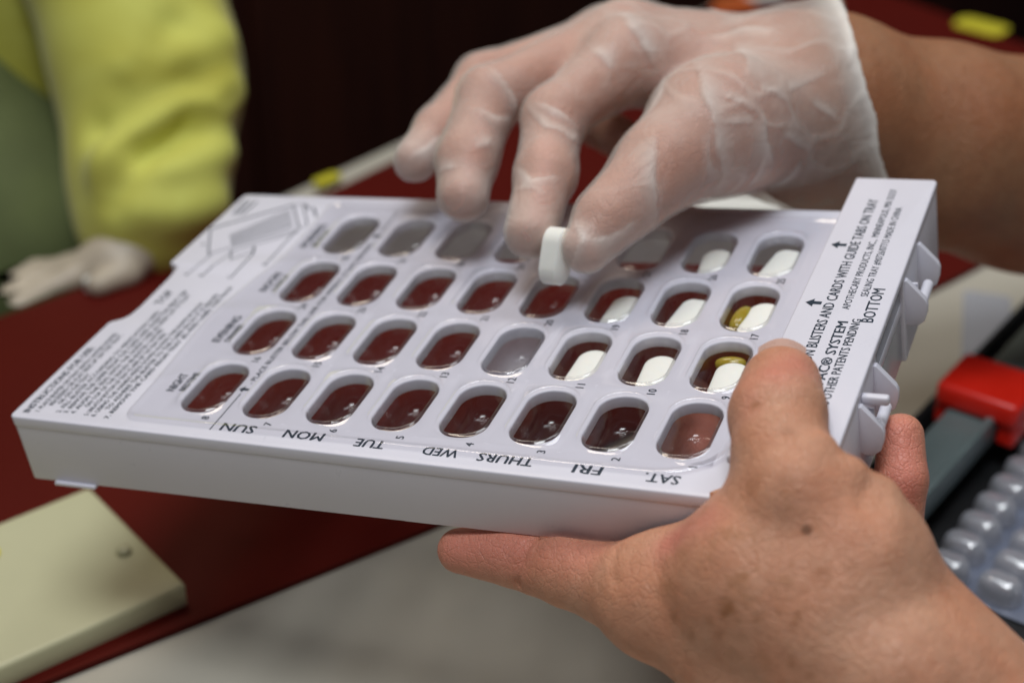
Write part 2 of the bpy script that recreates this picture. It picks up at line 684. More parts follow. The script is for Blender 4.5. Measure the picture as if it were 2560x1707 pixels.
tab = empty('table', 'grey laminate table top under the red mat', 'table', (150, 150, -840), 'world')
P = round_poly([(-560, -310), (-42 - 240, 301 - 277), (-42, 301), (36, 393), (208, 582), (262, 644), (378, 514), (520, 330), (800, -80), (1000, -620)], 8)
v, f = poly_slab(P, TZ - 28, TZ)
mesh('tabletop', v, f, M['table'], tab, True, 30)
for (x, y) in ((-250, -200), (830, -400), (240, 560), (640, 0)):
    v, f = tube_vf([(x, y, -840), (x, y, TZ - 28.5)], 22, 16)
    mesh('leg', v, f, M['black'], tab)

rm = empty('mat', 'long dark red mat lying along the grey table', 'mat', (0, 150, TZ + 0.3), 'world')
P = round_poly([(-330, -197), (-56, -12), (58, 65), (274, 239), (395, 345), (440, 430), (372, 512), (314, 592), (262, 640), (120, 470), (28, 360), (2, 328), (-62, 263), (-128, 206), (-380, 0)], 6)
v, f = poly_slab(P, TZ + 0.3, TZ + 2.5)
mesh('sheet', v, f, M['mat'], rm, True, 30)

# yellow sticker and small papers at the far end of the mat
def flat_thing(name, label, cat, P, z0, th, m, group=None, rad=3):
    c = np.mean(P, axis=0)
    e = empty(name, label, cat, (c[0], c[1], z0), 'world', group)
    v, f = poly_slab(round_poly(P, rad), z0, z0 + th)
    mesh('sheet', v, f, m, e, True, 30)
    return e


def quad_at(cx, cy, L, Wd, ang):
    c, s = math.cos(R(ang)), math.sin(R(ang))
    return [(cx + a * L / 2 * c - b * Wd / 2 * s, cy + a * L / 2 * s + b * Wd / 2 * c) for a, b in ((-1, -1), (1, -1), (1, 1), (-1, 1))]


flat_thing('sticker', 'yellow oblong sticker on the far right end of the red mat', 'sticker', quad_at(355, 537, 30, 19, -40), TZ + 2.7, 0.6, M['yellow'], rad=6)
flat_thing('paper_slip', 'orange paper slip at the far edge of the table behind the gloved hand', 'paper slip', quad_at(216, 571, 26, 12, 15), TZ + 2.9, 1.5, M['orange'])
flat_thing('paper_slip', 'pale green paper slip beside the orange one at the table edge', 'paper slip', quad_at(236, 583, 24, 11, 10), TZ + 2.9, 1.5, M['paper'])
flat_thing('paper_slip', 'small yellow paper slip on the mat edge behind the tray corner', 'paper slip', quad_at(-4, 334, 15, 7, 45), TZ + 2.9, 1.5, M['yellow'])
flat_thing('packet', 'tiny yellow packet by the gloved fingertips on the red mat', 'packet', quad_at(-89.6, 232.3, 7, 5.5, 25), TZ + 2.8, 5, M['yellow'])
flat_thing('packet', 'tiny orange packet right of the yellow one on the red mat', 'packet', quad_at(-86.4, 236.9, 7, 5.5, 25), TZ + 2.8, 5, M['orange'])
flat_thing('packet', 'tiny white packet left of the yellow one on the red mat', 'packet', quad_at(-94.2, 229.6, 7, 5.5, 25), TZ + 2.8, 5, M['paper'])
flat_thing('paper_slip', 'white paper slip on the mat just behind the back edge of the tray', 'paper slip', [(164.0, 299.6), (178.8, 317.6), (209.1, 314.8), (219.1, 299.6)], TZ + 2.9, 1.2, M['bright_paper'], rad=1)
flat_thing('plastic_sheet', 'cloudy clear plastic sheet on the table beside the right end of the tray', 'plastic sheet', [(248, 110), (266, 108), (296, 226), (277, 232)], TZ + 0.4, 0.6, M['haze_clear'])
# cream box lid at the lower left
bx = empty('box_lid', 'cream plastic box lid with a small round knob on the red mat', 'box lid', (-55, 35, TZ + 2.6), 'world')
ang = math.atan2(16 + 23, -19 + 68)
ca2, sa2 = math.cos(ang), math.sin(ang)


def lid(p):
    return (-19 + p[0] * ca2 - p[1] * sa2, 16 + p[0] * sa2 + p[1] * ca2, p[2])


L0 = []
for inset, z in ((0.0, TZ + 2.7), (0.0, TZ + 9.4), (0.3, TZ + 10.2), (0.9, TZ + 10.7), (2.2, TZ + 10.8), (12, TZ + 10.9)):
    L0.append([lid((x + 3, y, z)) for x, y in rrect(-95, 40, 95 - inset, 34 - inset, 1.6, 5)])
v, f = loops_vf(L0, close=True)
mesh('lid_body', v, f, M['cream'], bx)
kx, ky = -5, 33
prof = [(2.8, 10.8), (2.6, 12.0), (2.1, 12.7), (1.1, 13.1), (0.3, 13.2)]
v, f = loops_vf([[lid((kx + r * math.cos(t * math.pi / 8), ky + r * math.sin(t * math.pi / 8), TZ + z)) for t in range(16)] for r, z in prof], close=True)
mesh('knob', v, f, M['cream'], bx)
e = empty('dot_sticker', 'round yellow dot sticker on the cream box lid', 'sticker', lid((-41, 60, TZ + 11)), 'world')
v, f = loops_vf([[lid((-41 + r * math.cos(t * math.pi / 10), 60 + r * math.sin(t * math.pi / 10), TZ + z)) for t in range(20)] for r, z in ((4.6, 10.95), (4.6, 11.4), (4.2, 11.55))], close=True)
mesh('disc', v, f, M['yellow'], e)

# black tray with the metal rail and red clamp, and the spare blister pack
bt = empty('shallow_tray', 'shallow black tray on the table at the right', 'tray', (330, 60, TZ + 0.4), 'world')
ang3 = math.atan2(123 - 90, 257 - 233)
cb, sb = math.cos(ang3), math.sin(ang3)


def bpt(p):
    return (233 + p[0] * cb - p[1] * sb, 96 + p[0] * sb + p[1] * cb, p[2])


Lb = []
for inset, z in ((0, TZ + 0.5), (-1.5, TZ + 12), (-1.2, TZ + 13), (0.8, TZ + 13), (1.2, TZ + 12), (2.5, TZ + 2.6)):
    Lb.append([bpt((x, y, z)) for x, y in rrect(90, -70, 170 - inset, 82 - inset, 8, 6)])
v, f = loops_vf(Lb, close=True)
mesh('tray_shell', v, f, M['black'], bt)
rl = empty('clamp_bar', 'grey green metal bar lying across the black tray rim', 'metal bar', bpt((40, -6, TZ + 13)), 'world')
v, f = box_vf(-45, 170, -14, 1, TZ + 13.2, TZ + 22, 1.5)
mesh('bar', [bpt(p) for p in v], f, M['steel'], rl)
v, f = box_vf(-45, 170, -17, -14.2, TZ + 13.2, TZ + 25, 0.8)
mesh('flange', [bpt(p) for p in v], f, M['steel'], rl)
rc = empty('clamp', 'bright red plastic clamp gripping the grey metal bar', 'clamp', bpt((44, -7, TZ + 22)), 'world')
v, f = box_vf(13, 40, -25, 6, TZ + 22.3, TZ + 32, 2.4)
mesh('clamp_body', [bpt(p) for p in v], f, M['red'], rc)
for yy in (-25, -1.4):
    v, f = box_vf(15, 38, yy + 0.3, yy + 7.4, TZ + 13.4, TZ + 24, 1.6)
    mesh('jaw', [bpt(p) for p in v], f, M['red'], rc)
bp = empty('blister_pack', 'spare clear blister pack with rows of empty domes lying in the black tray', 'blister pack', bpt((90, -80, TZ + 3)), 'world')
v, f = box_vf(-60, 190, -146, -26, TZ + 3.0, TZ + 3.6, 0.2)
M['foil'] = plain('blue_grey_foil', (0.15, 0.17, 0.23), 0.35, 0.3, 60)
mesh('backing_card', [bpt(p) for p in v], f, M['foil'], bp)
dome_me = None
for i in range(18):
    for j in range(7):
        cx, cy = -52 + i * 13.2, -140 + j * 18.2
        if dome_me is None:
            Ls = [[(x, y, z) for x, y in rrect(0, 0, 5.2 - q, 7.6 - q, 5, 6)] for q, z in ((0, 0), (0.3, 4), (0.9, 6), (1.9, 7.2), (3, 7.6), (4.2, 7.8))]
            v, f = loops_vf(Ls, close=True)
            o = mesh('dome', v, f, M['domes'], None)
            dome_me = o.data
        else:
            o = bpy.data.objects.new('dome', dome_me)
            COL.objects.link(o)
        o.parent = bp
        o.rotation_euler = (0, 0, ang3)
        o.location = (Vector(bpt((cx, cy, TZ + 3.8))) - Vector(root_of(bp))) * MM

# ------------------------------------------------------------------ person in a yellow gown behind the tray
ROTC = None
per = empty('person', 'person in a yellow gown resting a gloved hand on the table', 'person', (-140, 330, TZ), 'world')


def cloth(name, prims, m, res, folds, cut=None):
    F, lo = field(prims, res, 6)
    V, Q = surface_nets(F, lo, res)
    V = relax(V, Q, 2)
    N = normals(V, Q)
    disp = np.zeros(len(V))
    for pts, wdt, h in folds:
        d, t = seg_dist(V, pts)
        disp += h * np.exp(-(d / wdt) ** 2)
    disp += 2.0 * waves(V, 170, 3, 2)
    disp = np.clip(disp, -9, 9)
    V = V + N * disp[:, None]
    if cut is not None:
        c0, cn = np.array(cut[0]), np.array(cut[1])
        over = (V - c0) @ cn
        V = V - np.maximum(over, 0)[:, None] * cn
    return body(name, V, Q, m, per)


cloth('scrubs', [
 ((-194.1, 354.0, -80.0),(-152.1, 343.4, -126.4),50,47,40),
 ((-152.1, 343.4, -126.4),(-192.7, 328.0, -152.0),47,60,30)], M['scrubs'], 5.0, [])
cloth('gown', [
 ((-157.0, 432.8, 2.1),(-169.3, 417.0, -62.7),72,62,30)], M['gown'], 5.0, [])
F_SLEEVE = [([[-45.2, 313.6, -18.5], [-62.6, 294.1, -16.5], [-79.1, 283.6, -23.6]], 12, 7),
 ([[-43.3, 301.0, -37.5], [-65.8, 274.0, -38.4], [-85.7, 262.7, -47.5]], 11, 9),
 ([[-56.2, 276.4, -43.2], [-63.7, 267.4, -45.9], [-73.4, 261.4, -47.9]], 8, -14),
 ([[-44.1, 281.1, -59.0], [-64.7, 258.2, -54.0], [-88.9, 255.5, -56.6]], 10, 6),
 ([[-79.8, 253.8, -55.7], [-84.8, 246.8, -65.8]], 8, -5),
 ([[-45.5, 262.5, -75.6], [-60.3, 247.3, -70.9], [-84.8, 245.9, -67.3]], 10, 6),
 ([[-61.4, 301.9, -9.2], [-70.7, 287.9, -19.6], [-79.9, 281.6, -26.5]], 10, -7),
 ([[-58.3, 287.5, -28.9], [-74.3, 273.4, -36.2], [-91.9, 270.2, -42.3]], 9, -7),
 ([[-47.3, 286.8, -45.9], [-47.7, 265.7, -65.4]], 12, 4)]
cloth('sleeve', [
 ((-102.8, 376.6, 15.4),(-80.6, 325.0, -41.1),50,37,30),
 ((-80.6, 325.0, -41.1),(-78.1, 289.7, -72.3),37,33.5,25),
 ((-78.1, 289.7, -72.3),(-76.2, 272.5, -85.4),33.5,33,15)], M['gown'], 2.6, F_SLEEVE)
F, lo = field([
 ((-75.4, 270.9, -80.3),(-76.8, 257.5, -88.8),16,12.5,8),
 ((-76.8, 257.5, -88.8),(-88.1, 246.6, -93.3),12.5,11,8),
 ((-88.1, 246.6, -93.3),(-103.9, 237.5, -96.8),11,6.2,6),
 ((-103.9, 237.5, -96.8),(-116.3, 229.2, -99.0),6.2,5.6,3),
 ((-116.3, 229.2, -99.0),(-123.3, 219.6, -99.4),5.6,4.8,2),
 ((-88.1, 246.6, -93.3),(-106.9, 246.6, -97.2),11,6.0,6),
 ((-106.9, 246.6, -97.2),(-122.5, 239.1, -99.9),6.0,5.5,3),
 ((-122.5, 239.1, -99.9),(-131.2, 227.4, -101.8),5.5,4.8,2),
 ((-106.9, 246.6, -97.2),(-123.4, 250.4, -100.5),6.0,5.4,3),
 ((-123.4, 250.4, -100.5),(-135.3, 239.5, -103.1),5.4,4.8,2),
 ((-76.8, 257.5, -88.8),(-81.1, 236.9, -93.9),12.5,6.4,5),
 ((-81.1, 236.9, -93.9),(-90.7, 227.3, -94.3),6.4,5.4,3)], 1.2, 3)
V, Q = surface_nets(F, lo, 1.2)
V = relax(V, Q, 2)
V[:, 2] = np.maximum(V[:, 2], TZ + 2.6)
M['glove_far'] = plain('white_vinyl_glove', (0.54, 0.46, 0.35), 0.45, 0.14, 40, 0.2, 160)
body('gloved_hand', V, Q, M['glove_far'], per, {'rosy': np.zeros(len(V))})

# ------------------------------------------------------------------ the sealing tray, in tray millimetres
tray = empty('sealing_tray', 'white plastic pill sealing tray with days of the week printed on it', 'tray', (62, 47, -20))
PX, PY = 20.0, 29.84
OUT = [(-56, -22.5), (62, -24.6), (180.5, -26.6), (180.5, 119), (60, 116.4), (-53.3, 114), (-55.1, 66), (-51, 64.6), (-50, 57.5), (-49.8, 38), (-50.6, 32.5), (-55.0, 29.3)]
ORAD = [2.0, 0, 2, 2, 0, 2, 1, 3, 2, 6, 8, 1]
outline = round_poly(OUT, ORAD, 6)
holes = [rrect(i * PX, j * PY + 0.2, 6.8, 12.2, 6.2, 9) for i in range(8) for j in range(4)]
v, f = sheet_from_outlines([outline] + holes, 3.6, 0.55, 0.0)
mesh('plate', v, f, M['white'], tray, True, 40)


def inset(P, d):
    out = []
    n = len(P)
    for i in range(n):
        a, b = Vector(P[i - 1]), Vector(P[(i + 1) % n])
        t = (b - a)
        if t.length < 1e-6:
            t = Vector((1, 0))
        t.normalize()
        out.append((P[i][0] - t.y * d, P[i][1] + t.x * d))
    return out


def zb(x):
    return -22.2 + (x + 57) * 0.0178


o0 = inset(outline, 0.25)
o1 = inset(outline, 0.9)
i1 = inset(outline, 3.0)
# skirt leaves the right side open: that wall is built apart, with its hinge lugs
def skirt_loop(P, zf):
    return [(x, y, zf(x)) for x, y in P]


v, f = loops_vf([skirt_loop(o0, lambda x: -3.2), skirt_loop(o0, lambda x: zb(x) + 0.5), skirt_loop(inset(outline, 0.5), zb), skirt_loop(inset(outline, 2.4), zb), skirt_loop(i1, lambda x: -3.2)])
n = len(outline)
f = [q for q in f if not all(v[i][0] > 176 for i in q)]
mesh('skirt', v, f, M['white'], tray, True, 40)
for (x0, x1) in ((-47, -33), (66, 76)):
    vv, ff = box_vf(x0, x1, -23.6, -20, zb(x0) - 0.7, zb(x0) + 0.4, 0.3)
    mesh('foot', vv, ff, M['white'], tray)
# right wall, guide strip and tabs
strip_parts = [sheet_from_outlines([round_poly([(156.3, -22.6), (181.6, -22.6), (181.6, 121.2), (157.6, 121.2)], [0.8, 1.5, 1.8, 0.8], 5)], 2.5, 0.6, 10.0)]
mesh('guide_strip', *strip_parts[0], M['white'], tray, True, 40)
for y0, y1 in ((-22.0, 30.0), (67.0, 120.6)):
    v, f = box_vf(178.8, 181.3, y0, y1, -19.0, 7.9, 0.5)
    mesh('end_wall', v, f, M['white'], tray)
v, f = box_vf(179.2, 180.3, 30.1, 66.9, -18.0, 7.6, 0.2)
mesh('end_window', v, f, M['haze_clear'], tray)


def fin(y, zt, th=2.2):
    prof = [(181.0, zt), (182.0, zt), (186.8, zt - 5.6), (187.4, zt - 7.2), (187.2, zt - 10), (186.4, zt - 12.6), (184.6, zt - 14.2), (182.6, zt - 14.4), (181.0, zt - 13.6)]
    n = len(prof)
    V = [(x, y - th / 2, z) for x, z in prof] + [(x, y + th / 2, z) for x, z in prof]
    bm = bmesh.new()
    vs = [bm.verts.new(p) for p in V]
    bm.faces.new(vs[:n]); bm.faces.new(vs[n:][::-1])
    for i in range(n):
        bm.faces.new((vs[i], vs[n + i], vs[n + (i + 1) % n], vs[(i + 1) % n]))
    bmesh.ops.recalc_face_normals(bm, faces=bm.faces)
    bmesh.ops.bevel(bm, geom=[e for e in bm.edges if e.calc_face_angle(0) > 1.2], offset=0.45, segments=2, profile=0.5, affect='EDGES')
    bm.verts.index_update()
    r = [tuple(q.co) for q in bm.verts], [[q.index for q in fc.verts] for fc in bm.faces]
    bm.free()
    return r


for ya, yb, zt in ((69.5, 89.7, 6.2), (8.4, 27.0, 6.0)):
    for y in (ya, yb):
        mesh('hinge_lug', *fin(y, zt), M['white'], tray)
    mesh('hinge_pin', *tube_vf([(185.2, ya - 0.6, zt - 8.6), (185.2, ya + 12.5, zt - 8.6)], 1.5, 14), M['white'], tray)
    mesh('hinge_web', *box_vf(181.2, 184.2, ya + 3, ya + 3.9, zt - 13, zt - 3, 0.3), M['white'], tray)
v, f = box_vf(181.2, 188.2, 10.4, 12.8, 4.6, 7.2, 0.8)
mesh('latch_bar', v, f, M['white'], tray)

# printing: flat ink letters a hair above the plate
def text_mesh(txt, size, sx=0.82, bold=0.0):
    cu = bpy.data.curves.new('lettering', 'FONT')
    cu.body = txt
    cu.size = size
    cu.resolution_u = 2
    cu.space_character = 1.02
    ob = bpy.data.objects.new('lettering', cu)
    COL.objects.link(ob)
    bpy.context.view_layer.update()
    me = bpy.data.meshes.new_from_object(ob.evaluated_get(bpy.context.evaluated_depsgraph_get()))
    V = np.array([(q.co.x * sx, q.co.y, 0) for q in me.vertices]) if me.vertices else np.zeros((0, 3))
    F = [list(p.vertices) for p in me.polygons]
    bpy.data.objects.remove(ob); bpy.data.curves.remove(cu); bpy.data.meshes.remove(me)
    return V, F


def put(txt, size, x, y, ang, z, sx=0.82, bold=0.0, fit=None, align='l'):
    """letters at (x, y), baseline turned by ang; fit = length in mm the line is squeezed or stretched to"""
    V, F = text_mesh(txt, size, sx)
    if bold:
        n0, V0, F0 = len(V), V, list(F)
        for q, (bx_, by_) in enumerate(((0.9, 0.0), (0.45, 0.55))):
            V = np.vstack([V, V0 + np.array([bx_ * bold * 1.5, by_ * bold, (q + 1) * 0.006])])
            F += [[i + n0 * (q + 1) for i in f_] for f_ in F0]
    w0, w1 = V[:, 0].min(), V[:, 0].max()
    if fit:
        V[:, 0] = (V[:, 0] - w0) * fit / (w1 - w0)
    elif align == 'c':
        V[:, 0] -= (w0 + w1) / 2
    else:
        V[:, 0] -= w0
    c, s = math.cos(R(ang)), math.sin(R(ang))
    return [(x + p[0] * c - p[1] * s, y + p[0] * s + p[1] * c, z + p[2]) for p in V], F


ZI = 0.06
for (x0, x1, ybase, d) in ((12.2, 22.9, -15.6, 'SUN'), (32.0, 44.0, -15.9, 'MON'), (53.8, 62.6, -16.6, 'TUE'), (73.8, 83.9, -17.2, 'WED'), (89.4, 104.8, -17.6, 'THURS'), (115.7, 123.4, -18.3, 'FRI'), (134.4, 143.6, -18.9, 'SAT.')):
    mesh('day_label', *put(d, 4.9, x1, ybase - 0.4, 180 - 1.0, ZI, 0.95, 0.17, fit=x1 - x0), M['ink'], tray, False)
for j in range(4):
    for i in range(8):
        mesh('cell_number', *put(str(8 - i + 8 * j), 3.3, i * PX + 6.3, -14.4 + j * PY - i * 0.1 * (j == 0), 90, ZI, 0.95, 0.09, align='c'), M['ink'], tray, False)
# week line between the eighth and seventh columns
ln = []
def rect(x0, y0, x1, y1, z=ZI):
    return [(x0, y0, z), (x1, y0, z), (x1, y1, z), (x0, y1, z)], [[0, 1, 2, 3]]


ln.append(rect(9.3, -19.5, 9.65, -1.8))
ln.append(rect(9.3, 92.5, 9.65, 106))
ln.append(put('- PLACE BLISTER BELOW THIS LINE FOR WEEKLY (7 DAY) SEALING -', 2.5, 10.6, 3.2, 90, ZI, 0.85, 0.05, fit=83))
for yy in (0.4, 89.6):
    ln.append(([(7.8, yy, ZI), (9.4, yy - 1.5, ZI), (9.4, yy - 0.55, ZI), (10.9, yy - 0.55, ZI), (10.9, yy + 0.55, ZI), (9.4, yy + 0.55, ZI), (9.4, yy + 1.5, ZI)], [[0, 1, 2, 3, 4, 5, 6]]))
mesh('week_line', *join(ln), M['ink'], tray, False)
for j, (a, b, fa, fb) in enumerate((('NIGHT', 'BEDTIME', 9.0, 9.5), ('EVENING', 'DINNER', 14.6, 9.5), ('NOON', 'LUNCH', 11.2, 9.5), ('MORNING', 'BREAKFAST', 15.5, 11.5))):
    y = (-3.6, 22.8, 52.4, 80.2)[j]
    mesh('time_label', *put(a, 4.0, -11.6, y, 90, ZI, 0.9, 0.16, fit=fa), M['ink'], tray, False)
    mesh('time_label', *put(b, 2.9, -8.4, y + 0.6, 90, ZI, 0.9, 0.12, fit=fb), M['ink'], tray, False)
mesh('instructions_heading', *put('INSTRUCTIONS FOR USE:', 3.3, -50.6, -20.0, 90, ZI, 0.9, 0.13, fit=35), M['ink'], tray, False)
LINES = [(-47.9, -19.0, '1. PLACE BLISTER ON TRAY (WITH CAVITIES DOWN)', 42, .02), (-45.6, -15.5, 'RECESSED OR FLAT SIDE UP ON THE TRAY,', 38, .02), (-43.3, -14.5, 'OR ON THE TRAY.', 16, .02),
         (-41.0, -18.6, '2. FILL BLISTER ACCORDING TO MEDICATION CARD.', 56, .02), (-38.6, -18.4, '3. REMOVE THE LINER FROM THE CARD AND ALIGN THE FIRST TAB', 68, .03),
         (-36.2, -18.4, '4. ALIGN THE SEAL WITH THE GUIDE TABS (A) AND LAY IT FLAT', 66, .03), (-33.8, -14.8, 'ON TOP OF THE SEALED (B) BLISTER CAVITIES', 42, .02),
         (-31.4, -18.6, '5. UNLATCH BOTTOM OF TRAY (C) AND LIFT THE TRAY OPEN.', 44, .03), (-29.0, -18.8, '6. USING THE HANDS PRESS DOWN ALONG THE ROWS IN EACH', 62, .03),
         (-26.6, -15.0, 'TO ADHERE THE BLISTER TO THE CARD (D) SO IT IS SEALED', 64, .04), (-24.2, -19.2, '7. REMOVE THE CARD FROM TRAY (E) AND LABEL THE PACK', 73, .05)]
for x, y, t, L, bo in LINES:
    mesh('instruction_line', *put(t, 2.2, x + 0.2, y, 90, ZI, 0.9, bo + 0.05, fit=L), M['ink'], tray, False)
mesh('top_label', *put('TOP', 4.2, -43.0, 41.0, 90, ZI, 0.95, 0.12, fit=8.2), M['ink'], tray, False)
# the little drawing of the tray in the corner
dg = []
def line(p, q, w=0.28):
    p, q = Vector((p[0], p[1])), Vector((q[0], q[1]))
    t = (q - p).normalized() * w / 2
    n_ = Vector((-t.y, t.x))
    return [tuple(k) + (ZI,) for k in (p - n_, q - n_, q + n_, p + n_)], [[0, 1, 2, 3]]


dg.append(line((-52.82, 89.12), (-30.96, 107.91), 0.85))
dg.append(line((-52.82, 89.12), (-44.07, 72.57), 0.51))
dg.append(line((-44.07, 72.57), (-38.54, 77.85), 0.425))
dg.append(line((-38.54, 77.85), (-20.7, 91.2), 0.51))
dg.append(line((-30.96, 107.91), (-20.32, 91.93), 0.51))
dg.append(line((-36.72, 75.3), (-19.28, 89.93), 0.425))
dg.append(line((-37.45, 75.91), (-34.22, 70.17), 0.425))
dg.append(line((-34.22, 70.17), (-29.07, 76.03), 0.425))
dg.append(line((-44.4, 60.56), (-42.97, 72.68), 0.374))
dg.append(line((-38.63, 60.5), (-38.24, 65.79), 0.51))
dg.append(line((-38.24, 65.79), (-35.99, 76.05), 0.34))
dg.append(line((-28.12, 59.97), (-28.37, 74.75), 0.51))
dg.append(line((-28.37, 74.75), (-30.47, 79.29), 0.68))
dg.append(line((-20.45, 69.21), (-20.7, 91.2), 0.425))
dg.append(line((-30.96, 107.91), (-27.35, 108.56), 0.425))
dg.append(line((-27.35, 108.56), (-18.76, 94.87), 0.425))
dg.append(line((-18.76, 94.87), (-20.32, 91.93), 0.425))
GQ = ((-43.35, 85.71), (-30.81, 105.36), (-22.5, 92.44), (-38.54, 78.54))
for gi in range(11):
    for gj in range(4):
        cn = []
        for (au, av) in ((0.12, 0.15), (0.72, 0.15), (0.72, 0.75), (0.12, 0.75)):
            u_, v_ = (gi + au) / 11, (gj + av) / 4
            cn.append(tuple(GQ[0][q] * (1 - u_) * (1 - v_) + GQ[1][q] * u_ * (1 - v_) + GQ[2][q] * u_ * v_ + GQ[3][q] * (1 - u_) * v_ for q in (0, 1)))
        for q in range(4):
            dg.append(line(cn[q], cn[(q + 1) % 4], 0.32))
dg.append(put('A', 2.3, -43.96, 59.55, 90, ZI, 0.9, 0.1, align='c'))
dg.append(put('B', 2.3, -38.190000000000005, 59.49, 90, ZI, 0.9, 0.1, align='c'))
dg.append(put('C', 2.3, -27.68, 59.29, 90, ZI, 0.9, 0.1, align='c'))
dg.append(put('D', 2.3, -19.84, 68.53, 90, ZI, 0.9, 0.1, align='c'))
dg.append(put('E', 2.3, -48.690000000000005, 78.9, 90, ZI, 0.9, 0.1, align='c'))
dg.append(line((-49.88, 99.46), (-50.38, 109.78), 0.7))
dg.append(line((-48.35, 99.58), (-48.24, 109.57), 0.7))
dg.append(line((-46.43, 99.74), (-45.71, 109.38), 0.7))
dg.append(line((-26.59, 108.62), (-23.29, 105.22), 0.7))
dg.append(line((-22.5, 106.74), (-18.21, 100.59), 0.7))
mesh('tray_diagram', *join(dg), M['ink'], tray, False)
zs = 10.05
st = [put('ON BLISTERS AND CARDS WITH GUIDE TABS ON TRAY', 4.1, 167.0, 20.0, 90, zs, 0.85, 0.12, fit=87.5),
      put('PAC\u00ae SYSTEM', 3.9, 172.3, 10.0, 90, zs, 0.85, 0.15, fit=30),
      put(',385 OTHER PATENTS PENDING', 3.4, 175.5, -2.0, 90, zs, 0.8, 0.10, fit=43.5),
      put('APOTHECARY PRODUCTS, INC.,  MINNEAPOLIS, MN 55337', 2.9, 171.2, 46.0, 90, zs, 0.85, 0.05, fit=68),
      put('SEALING TRAY #90726/07715 MADE IN CHINA', 2.9, 174.7, 53.0, 90, zs, 0.85, 0.04, fit=50),
      put('BOTTOM', 4.6, 178.6, 40.2, 90, zs, 0.9, 0.13, fit=17.2)]
for yy in (48.4, 80.0):
    st.append(([(159.0, yy, zs), (161.2, yy - 2.0, zs), (161.2, yy - 0.75, zs), (163.4, yy - 0.75, zs), (163.4, yy + 0.75, zs), (161.2, yy + 0.75, zs), (161.2, yy + 2.0, zs)], [[0, 1, 2, 3, 4, 5, 6]]))
mesh('strip_lettering', *join(st), M['ink'], tray, False)

# ------------------------------------------------------------------ the clear blister sheet lying on the tray
blist = empty('blister_sheet', 'clear plastic blister sheet with rows of cavities lying on the white tray', 'blister sheet', (70, 45, 0.4))
NB = 17
def zwave(x, y):
    return 0.16 * math.sin(x * 0.11 + 1.3 * math.sin(y * 0.07)) + 0.14 * math.sin(y * 0.13 + x * 0.05) + 0.1 * math.sin(x * 0.31 + y * 0.23)


parts = []
def rect_loop(x0, x1, y0, y1, cx, cy, ref):
    out = []
    for (px, py) in ref:
        dx, dy = px - cx, py - cy
        t = min(((x1 - cx) / dx) if dx > 1e-9 else ((x0 - cx) / dx if dx < -1e-9 else 1e9), ((y1 - cy) / dy) if dy > 1e-9 else ((y0 - cy) / dy if dy < -1e-9 else 1e9))
        out.append((cx + dx * t, cy + dy * t))
    return out


cups = {}
for i in range(8):
    for j in range(4):
        cx, cy = i * PX, j * PY + 0.2
        hx, hy = 6.8, 12.2
        ref = rrect(cx, cy, hx, hy, 6.0, NB)
        Ls = []
        outer = rect_loop(cx - PX / 2, cx + PX / 2, j * PY - PY / 2, j * PY + PY / 2, cx, cy, ref)
        Ls.append([(x, y, 0.75 + zwave(x, y)) for x, y in outer])
        for g, z in ((1.5, 0.75), (1.05, 0.95), (0.65, 1.2), (0.3, 1.25), (0.0, 1.05), (-0.2, 0.65), (-0.3, 0.2)):
            Ls.append([(x, y, z + (zwave(x, y) if g > 1.3 else 0)) for x, y in rrect(cx, cy, hx + g, hy + g, 6.0 + g, NB)])
        parts.append(loops_vf(Ls))
        Lc = []
        for g, z in ((-0.3, 0.2), (-0.5, -1.5), (-0.75, -4.0), (-1.1, -6.3), (-1.7, -7.6), (-2.5, -8.5), (-3.2, -8.86), (-3.9, -9.0), (-4.2, -9.0), (-4.5, -9.0)):
            Lc.append([(x, y, z) for x, y in rrect(cx, cy, hx + g, hy + g, max(6.0 + g, 0.3), NB)])
        cups[(i, j)] = loops_vf(Lc, close=True)
gx0, gx1, gy0, gy1 = -PX / 2, 7 * PX + PX / 2, -PY / 2, 3.5 * PY
cx, cy = (gx0 + gx1) / 2, (gy0 + gy1) / 2
so = round_poly([(-19.6, -19.2), (141, -20.6), (153.5, -12.5), (157, 40), (157, 112.2), (-17.0, 110.4), (-16.0, 72), (-20.2, 53), (-23.0, 36), (-20.5, 5)], [5, 10, 8, 3, 4, 6, 8, 8, 8, 10], 12)


def resample(P, n):
    P = [np.array(p, float) for p in P] + [np.array(P[0], float)]
    d = np.r_[0, np.cumsum([np.linalg.norm(P[i + 1] - P[i]) for i in range(len(P) - 1)])]
    t = np.linspace(0, d[-1], n, endpoint=False)
    A = np.array(P)
    return [(float(np.interp(k, d, A[:, 0])), float(np.interp(k, d, A[:, 1]))) for k in t]


so = resample(so, 400)
Ls = []
for d, z in ((0.0, 0.25), (0.15, 0.75), (0.7, 1.15), (1.5, 1.15), (2.2, 0.7), (3.2, 0.6)):
    Ls.append([(x, y, z + (zwave(x, y) * 0.5 if z > 0.5 else 0)) for x, y in inset(so, d)])
inn = rect_loop(gx0, gx1, gy0, gy1, cx, cy, inset(so, 3.2))
Ls.append([(x, y, 0.75 + zwave(x, y)) for x, y in inn])
parts.append(loops_vf(Ls))
mesh('flange', *join(parts), M['clear'], blist, True, 60)
for (i, j), vf in cups.items():
    mesh('cavity', *vf, M['frost'] if (i, j) in ((4, 1),) else M['cup'], blist, True, 60)

# ------------------------------------------------------------------ tablets
def stadium(hl, hw, n=12):
    return rrect(0, 0, hl, hw, hw, n)


